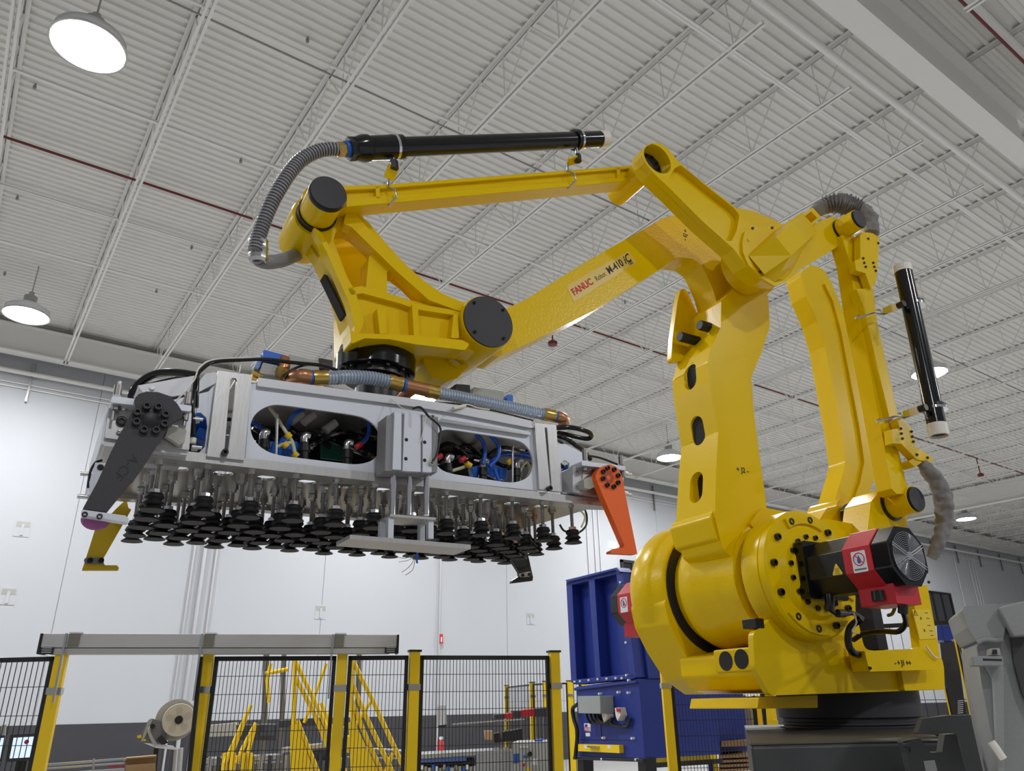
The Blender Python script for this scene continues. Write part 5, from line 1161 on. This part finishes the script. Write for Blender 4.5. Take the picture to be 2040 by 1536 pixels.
for px in (1176, 1222): CP('label', [(px - 3, 1484), (px + 3, 1484), (px + 3, 1491), (px - 3, 1491)], -.052, -.05, LBL, bevel=0)
CP('door_seam', [(1196, 1440), (1197, 1440), (1200, 1475), (1199, 1475)], -.004, .0, TEX, bevel=0)
CP('door_seam', [(1156, 1473), (1262, 1474), (1262, 1475), (1156, 1474)], -.004, .0, TEX, bevel=0)
fl = CP('flag_decal', [(1164, 1441), (1177, 1441), (1177, 1457), (1165, 1456)], -.004, .0, LBL, bevel=0)
for k in range(3): CP('flag_stripe', [(1165, 1449 + k * 2.6), (1176, 1449 + k * 2.6), (1176, 1450.2 + k * 2.6), (1165, 1450.2 + k * 2.6)], -.006, -.004, RED, fl, bevel=0)
CP('flag_field', [(1166, 1443), (1171, 1443), (1171, 1448), (1166, 1448)], -.006, -.004, NAV, fl, bevel=0)
CP('label', [(1167, 1460), (1176, 1460), (1176, 1467), (1168, 1467)], -.004, .0, LBL, bevel=0)
for px, py in ((1213, 1413), (1240, 1410)):
    rg = CP('air_regulator', [(px - 2, py), (px + 6, py - 1), (px + 10, py + 14), (px + 4, py + 26), (px, py + 16)], -.08, .0, WPL, bevel=.003)
CP('regulator_cap', [(1243, 1410), (1250, 1412), (1251, 1418), (1244, 1418)], -.09, -.08, RED, bevel=0)
for px, py in ((1146, 1358), (1157, 1357), (1174, 1355), (1192, 1353), (1210, 1352), (1228, 1351), (1240, 1351), (1249, 1345), (1253, 1355), (1195, 1382), (1232, 1379), (1252, 1380), (1202, 1470), (1260, 1471), (1200, 1512), (1268, 1513), (1237, 1160), (1243, 1210), (1248, 1280)):
    q = CFm.v(px, py, -.02); lathe('bolt', q, [(-.035, .012), (0, .012)], LBL, cp_, None, 'v', 6)
for pts in ([(1150, 1508), (1162, 1508), (1166, 1700), (1154, 1700)], [(1270, 1510), (1286, 1510), (1296, 1700), (1280, 1700)]): CP('leg', pts, .0, .12, BLK)
CP('base_frame', [(1146, 1507), (1286, 1512), (1286, 1518), (1146, 1513)], -.03, .03, BLK)
# tower behind the baler
Pd = AD(1340, 1395, 9.0); Pd.z = 0
CT = Frame(Pd, V0, -U0, Z0)
tw = KE(CT, 'baler_tower', 'broad dark blue tower of the baler directly left of the robot base', 'machine')
def TP(name, pts, b0, b1, m=NAV, par=None, vt=0): return KP(CT, name, pts, b0, b1, m, par or tw, vt=vt, bevel=.006)
TP('tower_wall', [(1248, 1180), (1390, 1170), (1420, 1500), (1276, 1508)], .0, .5)
TP('tower_rib', [(1368, 1230), (1384, 1230), (1412, 1480), (1396, 1484)], -.06, .0)
for px, y0, y1 in ((1288, 1416, 1490), (1360, 1416, 1490)):
    TP('blue_bracket', [(px - 8, y0), (px + 6, y0), (px, y1 - 20), (px + 4, y1), (px - 14, y1), (px - 12, y1 - 20)], -.10, .0, NAVL)
yb_ = KE(CT, 'yellow_cross_beam', 'thick yellow rail beam bolted at the foot of the blue tower', 'beam')
KP(CT, 'beam_body', [(1290, 1494), (1420, 1487), (1424, 1512), (1298, 1520)], -.25, -.18, FYE, yb_, vt=-.2); KP(CT, 'beam_flange', [(1278, 1495), (1420, 1487), (1420, 1490), (1280, 1499)], -.32, -.18, FYE, yb_, vt=-.2)
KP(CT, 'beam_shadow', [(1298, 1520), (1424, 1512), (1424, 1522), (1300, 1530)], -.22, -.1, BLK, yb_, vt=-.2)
# clutter seen through the mesh right of the tower
F8 = KF(1450, 9.5)
ck = KE(F8, 'racking', 'dim equipment racking with blue and yellow uprights behind the mesh under the robot body', 'racking')
KP(F8, 'blue_upright', [(1384, 1362), (1400, 1362), (1420, 1480), (1428, 1540), (1412, 1540), (1402, 1420), (1396, 1376), (1386, 1374)], 0, .1, NAV, ck)
KP(F8, 'yellow_upright', [(1402, 1345), (1410, 1345), (1432, 1540), (1422, 1540)], -.05, .05, FYE, ck)
for x0, w, m_ in ((1390, 10, STL), (1418, 7, STLD), (1430, 8, BLKM), (1446, 9, STL), (1462, 10, BLKM), (1478, 8, WOD), (1490, 12, STL), (1500, 8, STLD)):
    KP(F8, 'machine_column', [(x0, 1350 + (x0 - 1390) * .4), (x0 + w, 1350 + (x0 - 1390) * .4), (x0 + w + 12, 1500), (x0 + 12, 1500)], .15, .35, m_, ck)
KP(F8, 'yellow_block', [(1403, 1428), (1418, 1428), (1420, 1441), (1404, 1441)], -.1, .1, FYE, ck)
pal = KE(KF(1450, 9.5), 'pallet_stack', 'pale wooden pallets stacked low behind the mesh at the pedestal', 'pallet')
for k in range(4): KP(F8, 'plank', [(1432, 1506 + k * 9), (1496, 1503 + k * 9), (1496, 1508 + k * 9), (1432, 1511 + k * 9)], -1.0, -.2, WOD, pal)
KP(F8, 'plank', [(1436, 1477), (1490, 1475), (1490, 1486), (1436, 1488)], -.9, -.3, WOD, pal)
F7 = KF(1510, 5.2)
bq = KE(F7, 'yellow_guard_post', 'short yellow guard posts just left of the pedestal below the robot body', 'post')
KP(F7, 'post', [(1505, 1386), (1514, 1386), (1564, 1880), (1553, 1880)], 0, .06, FYE, bq); KP(F7, 'post', [(1524, 1386), (1532, 1386), (1540, 1432), (1550, 1436), (1553, 1460), (1580, 1880), (1560, 1880)], -.1, -.04, FYE, bq)
KP(F7, 'post_edge', [(1498, 1386), (1505, 1386), (1512, 1463), (1503, 1463)], .02, .05, FBK, bq)
# ------------------------------------------------------------------ stairs, conveyors, cabinet behind the front fence
def stair(px0, dd_, label, path, n):
    F = KF(px0, dd_); e = KE(F, 'crossover_stair', label, 'stairs'); return F, e
F6 = KF(640, 8.5)
s1 = KE(F6, 'crossover_stair', 'yellow crossover stair descending to the right between the second and third fence posts', 'stairs')
for pts in ([(588, 1315, .0), (640, 1425, .0), (672, 1500, .0), (690, 1545, 0)], [(588, 1348, .0), (625, 1420, .0), (668, 1520, 0)], [(640, 1400, .5), (676, 1490, .5)], [(592, 1435, .0), (618, 1500, 0), (636, 1545, 0)]):
    KT(F6, 'handrail', pts, .022, FYE, s1)
KT(F6, 'rail_post', [(588, 1315, 0), (585, 1440, 0), (590, 1540, 0)], .022, FYE, s1)
KT(F6, 'rail_post', [(650, 1322, .5), (622, 1400, .5), (606, 1440, .5)], .018, FYE, s1)
KP(F6, 'stringer', [(578, 1445), (592, 1442), (622, 1530), (628, 1550), (578, 1550)], -.02, .05, FYE, s1)
F6b = KF(500, 9.5)
s2 = KE(F6b, 'crossover_stair', 'yellow crossover stair leaning left behind the second fence post', 'stairs')
for pts in ([(500, 1405, 0), (470, 1470, 0), (448, 1520, 0)], [(510, 1440, .1), (484, 1490, .1), (470, 1520, .1)], [(490, 1430, .3), (462, 1500, .3)], [(508, 1448, .4), (494, 1500, .4)]):
    KT(F6b, 'handrail', pts, .022, FYE, s2)
KT(F6b, 'rail_post', [(540, 1322, 0), (532, 1350, 0), (536, 1400, 0)], .02, FYE, s2); KT(F6b, 'top_rail', [(528, 1342, 0), (574, 1333, 0)], .022, FYE, s2)
for x in (450, 466, 488, 500): KT(F6b, 'rail_foot', [(x - 2, 1500, .1), (x - 4, 1540, .1)], .03, FYE, s2)
F6c = KF(740, 8.0)
s3 = KE(F6c, 'crossover_stair', 'yellow crossover stair running down right of the third fence post', 'stairs')
for pts in ([(702, 1315, 0), (745, 1400, 0), (800, 1520, 0), (808, 1545, 0)], [(700, 1360, 0), (735, 1440, 0), (785, 1545, 0)], [(700, 1395, 0), (730, 1470, 0), (765, 1550, 0)]):
    KT(F6c, 'handrail', pts, .022, FYE, s3)
KT(F6c, 'rail_post', [(702, 1315, 0), (698, 1400, 0), (704, 1440, 0)], .022, FYE, s3); KT(F6c, 'rail_post', [(738, 1398, .0), (706, 1448, 0)], .018, FYE, s3); KT(F6c, 'rail_post', [(782, 1500, 0), (768, 1540, 0)], .018, FYE, s3)
KP(F6c, 'stringer', [(694, 1440), (704, 1436), (752, 1535), (752, 1560), (700, 1560)], -.03, .05, FYE, s3)
# dark steel columns behind the stairs
F10 = KF(560, 12)
for x0, x1, lab in ((521, 533, 'slim dark steel column left of the yellow stair top'), (557, 567, 'slim dark steel column right of the stair top rail'), (707, 717, 'slim dark steel column behind the stair right of the third post')):
    e = KE(F10, 'steel_column', lab, 'column'); KP(F10, 'column_body', [(x0 + 4, 1300), (x1 + 4, 1300), (x1 - 6, 1600), (x0 - 6, 1600)], 0, .08, STLD, e); KP(F10, 'column_foot', [(x0 - 8, 1596), (x1 - 4, 1596), (x1 - 4, 1600), (x0 - 8, 1600)], -.03, .11, STLD, e)
# conveyors and machines
F11 = KF(600, 10)
cv = KE(F11, 'conveyor_line', 'grey conveyor line with dark machines behind the stairs under the fence', 'conveyor')
for pts, m_ in (([(415, 1445), (470, 1440), (474, 1466), (415, 1468)], GPL), ([(470, 1445), (550, 1444), (550, 1475), (470, 1475)], BLKM), ([(516, 1443), (548, 1443), (548, 1466), (516, 1466)], mat('cabinet_dark', (.10, .10, .12), .5)), ([(556, 1436), (640, 1430), (640, 1445), (556, 1450)], BLKM),
                ([(410, 1512), (560, 1504), (560, 1512), (410, 1521)], STL), ([(410, 1526), (560, 1520), (560, 1534), (410, 1540)], STLD), ([(560, 1492), (680, 1478), (680, 1486), (560, 1500)], STL), ([(600, 1500), (690, 1492), (690, 1512), (600, 1518)], BLKM), ([(640, 1455), (690, 1448), (690, 1470), (640, 1478)], GPL), ([(694, 1488), (830, 1498), (830, 1506), (694, 1500)], STL), ([(694, 1510), (830, 1514), (830, 1535), (694, 1535)], STLD), ([(690, 1468), (712, 1464), (712, 1500), (690, 1500)], YPL)):
    KP(F11, 'conveyor_section', pts, .1, .5, m_, cv, bevel=.004)
random.seed(9)
for k in range(16): KP(F11, 'roller', [(415 + k * 17, 1508 - k * .4), (422 + k * 17, 1508 - k * .4), (420 + k * 17, 1540), (413 + k * 17, 1540)], .02, .09, (STL, BLKM, STLD)[k % 3], cv)
F12 = KF(900, 9.0)
ct = KE(F12, 'work_table', 'long table with blue grey trough behind the fence right of the fourth post', 'table')
for pts, b0, b1, m_ in (([(832, 1503), (1020, 1493), (1020, 1500), (832, 1512)], 0, .5, STL), ([(832, 1512), (930, 1506), (930, 1516), (832, 1520)], .05, .5, mat('trough_blue', (.12, .2, .5), .4)), ([(832, 1520), (945, 1512), (945, 1526), (832, 1532)], .1, .5, VOID), ([(948, 1503), (1020, 1498), (1020, 1545), (948, 1545)], .0, .3, STL), ([(900, 1442), (1045, 1432), (1045, 1434), (900, 1445)], .5, .6, STL), ([(985, 1462), (1040, 1452), (1042, 1474), (985, 1480)], .5, .9, VOID), ([(965, 1456), (982, 1456), (982, 1474), (967, 1474)], .4, .6, CRD), ([(995, 1438), (1000, 1438), (1002, 1500), (997, 1500)], .5, .56, STLD), ([(835, 1528), (945, 1526), (945, 1545), (835, 1545)], .1, .3, STLD)):
    KP(F12, 'table_part', pts, b0, b1, m_, ct, bevel=.003)
for k in range(14): KP(F12, 'small_part', [(838 + k * 7.5, 1524 + (k % 3) * 3), (843 + k * 7.5, 1524 + (k % 3) * 3), (843 + k * 7.5, 1533 + (k % 3) * 3), (838 + k * 7.5, 1533 + (k % 3) * 3)], .0, .1, (LBL, STL, GPL, BLUV)[k % 4], ct)
rd = KE(F12, 'red_machine', 'red topped machine behind the fence near the fifth post', 'machine')
for pts, m_ in (([(1038, 1415), (1064, 1412), (1064, 1427), (1038, 1428)], RED), ([(1006, 1422), (1022, 1420), (1022, 1431), (1006, 1432)], RED), ([(1022, 1416), (1038, 1416), (1038, 1430), (1022, 1430)], BLKM), ([(985, 1424), (1006, 1422), (1006, 1432), (985, 1433)], BLKM), ([(1064, 1412), (1095, 1410), (1095, 1428), (1064, 1428)], BLKM)):
    KP(F12, 'red_cover' if m_ is RED else 'black_cover', pts, 1.5, 1.9, m_, rd, bevel=.003)
KP(F12, 'machine_leg', [(1040, 1427), (1046, 1427), (1046, 1625), (1040, 1625)], 1.6, 1.8, STLD, rd); KP(F12, 'machine_leg', [(1085, 1427), (1091, 1427), (1096, 1625), (1090, 1625)], 1.6, 1.8, STLD, rd)
wb = KE(F12, 'wall_box', 'tall grey electrical box on the dark wall band right of the fourth post', 'electrical box')
KP(F12, 'box_body', [(869, 1406), (888, 1405), (890, 1443), (870, 1446)], 2.2, 2.4, EXT, wb); KP(F12, 'box_base', [(872, 1446), (888, 1444), (887, 1450), (873, 1450)], 2.22, 2.4, BLK, wb)
q = wallx(876, 1478); fx = empty('fire_extinguisher', Matrix.Translation((q.x, YW - .11, q.z - .12)), 'red fire extinguisher on the dark wall band right of the fourth post', 'fire extinguisher')
lathe('cylinder', (0, 0), [(-.14, .085), (.12, .085), (.18, .04)], mat('ext_red', (.5, .02, .02), .4), fx, None, 'z', 18); box('valve_head', (-.05, .05, -.03, .03, .18, .25), LBL, fx)
# control cabinet
F13 = KF(1060, 6.6, -6)
cc = KE(F13, 'control_cabinet', 'light grey control cabinet with buttons and lamps beside the fifth fence post', 'cabinet')
KP(F13, 'cabinet_body', [(1020, 1479), (1103, 1477), (1106, 1700), (1020, 1700)], .0, .35, mat('cabinet_grey', (.42, .43, .43), .5), cc, bevel=.005)
for k in range(5): q = F13.v(1037 + k * 3.6, 1488, 0); lathe('pilot_lamp', q, [(-.012, .006), (0, .006)], LBL, cc, None, 'v', 10)
for px, py, rr, m_ in ((1056, 1502, .018, BLK), (1045, 1507, .010, BLUV), (1051, 1507, .009, GRN), (1044, 1524, .010, RED), (1043, 1518, .007, LBL)):
    q = F13.v(px, py, 0); lathe('push_button', q, [(-.02, rr), (0, rr)], m_, cc, None, 'v', 14)
KP(F13, 'blue_label', [(1023, 1502), (1034, 1501), (1034, 1520), (1023, 1521)], -.003, 0, BPR, cc); KP(F13, 'white_label', [(1061, 1511), (1070, 1511), (1070, 1524), (1061, 1524)], -.003, 0, LBL, cc); KP(F13, 'warning_label', [(1048, 1536), (1052, 1524), (1057, 1536)], -.003, 0, LBY, cc)
KP(F13, 'blue_tray', [(1065, 1474), (1079, 1473), (1079, 1478), (1065, 1479)], .05, .2, BLUV, cc)
# ------------------------------------------------------------------ tape machine, box, rails and monitors at the left
F14 = KF(330, 7.0)
tm = KE(F14, 'tape_machine', 'grey taping head with a cream tape reel on a black stand behind the gate opening', 'machine')
KP(F14, 'machine_plate', [(296, 1434), (302, 1431), (332, 1440), (332, 1480), (280, 1478), (275, 1474)], 0, .08, mat('tape_grey', (.22, .22, .23), .45), tm, r=.02, bevel=.003)
KP(F14, 'plate_rim', [(280, 1478), (296, 1434), (302, 1431), (304, 1434), (285, 1477)], -.02, .0, GPL, tm, r=.005)
q = F14.v(356, 1434, -.03)
rl = lathe('tape_reel', q, [(-.07, .115), (-.066, .118), (.0, .118)], mat('reel_cream', (.62, .55, .44), .5), tm, None, 'v', 40); lathe('reel_flange', q, [(-.078, .136), (-.07, .136)], GPL, rl, None, 'v', 40) if 0 else None
lathe('reel_hub', q, [(-.09, .03), (-.07, .03)], BLK, rl, None, 'v', 20)
for a in range(5): lathe('reel_pocket', (q[0] + .07 * math.cos(a * 1.257 + .4), q[1] + .07 * math.sin(a * 1.257 + .4)), [(-.073, .026), (-.069, .026)], mat('reel_shade', (.52, .45, .35), .5), rl, None, 'v', 18)
lathe('rear_reel', (q[0] - .02, q[1]), [(.02, .15), (.04, .15)], GPL, tm, None, 'v', 40)
KT(F14, 'lever', [(303, 1447, -.03), (297, 1455, -.03), (302, 1470, -.03), (311, 1484, -.03)], .012, GPL, tm, 5); q2 = F14.v(304, 1447, -.04); lathe('lever_knob', q2, [(-.06, .018), (-.03, .018)], BLK, tm, None, 'v', 14)
KP(F14, 'yellow_knob', [(273, 1466), (281, 1464), (282, 1470), (274, 1471)], -.03, .0, YPL, tm); KP(F14, 'yellow_knob', [(285, 1473), (290, 1472), (291, 1476), (286, 1477)], -.03, .0, YPL, tm)
KP(F14, 'blue_screen', [(312, 1472), (322, 1464), (336, 1480), (322, 1484)], -.06, -.02, TEX, tm)
KP(F14, 'lower_bar', [(286, 1480), (345, 1486), (352, 1494), (310, 1490)], -.02, .04, LBL, tm)
KT(F14, 'stand', [(312, 1484, .03), (308, 1530, .03), (300, 1700, .03)], .02, BLK, tm); KT(F14, 'side_tube', [(350, 1492, .02), (346, 1540, .02)], .012, GPL, tm); KT(F14, 'side_tube', [(360, 1490, .05), (356, 1540, .05)], .02, EXT, tm)
F15 = KF(280, 6.6)
cb = KE(F15, 'cardboard_box', 'open brown cardboard box lying on the rails beside the gate opening', 'box')
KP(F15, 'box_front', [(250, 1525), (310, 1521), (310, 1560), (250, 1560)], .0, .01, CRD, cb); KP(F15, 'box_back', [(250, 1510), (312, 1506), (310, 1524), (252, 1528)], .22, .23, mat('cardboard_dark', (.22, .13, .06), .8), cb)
KP(F15, 'box_flap', [(244, 1515), (252, 1510), (312, 1505), (311, 1508), (254, 1512), (247, 1517)], .08, .2, CRD, cb)
rr_ = KE(F15, 'conveyor_rail', 'pale aluminium conveyor rails running behind the lower left fence', 'conveyor rail')
for pts in ([(93, 1522), (248, 1510), (248, 1514), (93, 1527)], [(93, 1530), (248, 1519), (248, 1522), (93, 1534)], [(93, 1541), (248, 1531), (248, 1538), (93, 1548)]): KP(F15, 'rail', pts, .0, .04, STL, rr_)
KP(F15, 'rail_post', [(185, 1512), (189, 1512), (187, 1545), (183, 1545)], -.02, .0, GPL, rr_); KP(F15, 'red_strip', [(215, 1526), (248, 1524), (248, 1527), (215, 1529)], -.01, .0, RED, rr_)
F16 = KF(40, 6.4)
for nm, pts, bz, lab in (('m1', [(27, 1470), (75, 1467), (70, 1508), (19, 1511)], [(20, 1463), (84, 1460), (76, 1514), (11, 1518)], 'lit computer monitor seen through the mesh at the lower left'), ('m2', [(-20, 1472), (8, 1470), (0, 1512), (-20, 1513)], [(-30, 1466), (11, 1465), (2, 1518), (-30, 1520)], 'lit computer monitor cut by the left edge of the photo')):
    mo = KE(F16, 'monitor', lab, 'monitor', None); KP(F16, 'bezel', bz, .0, .03, BLKM, mo, r=.008); KP(F16, 'screen', pts, -.004, 0, SCR, mo)
    if nm == 'm1': q = F16.v(53, 1478, -.005); lathe('screen_icon', q, [(-.007, .014), (-.004, .014)], mat('icon_red', (.5, .03, .1), .5), mo, None, 'v', 12)
    c0 = F16.v((bz[2][0] + bz[3][0]) / 2, bz[3][1] - 2, .02); box('monitor_stand', (c0[0] - .03, c0[0] + .03, .02, .06, 0, c0[1]), BLK, mo)
KT(F16, 'monitor_arm', [(8, 1444, .12), (6, 1470, .12), (-6, 1530, .12), (-12, 1600, .12)], .014, GPL, mo)
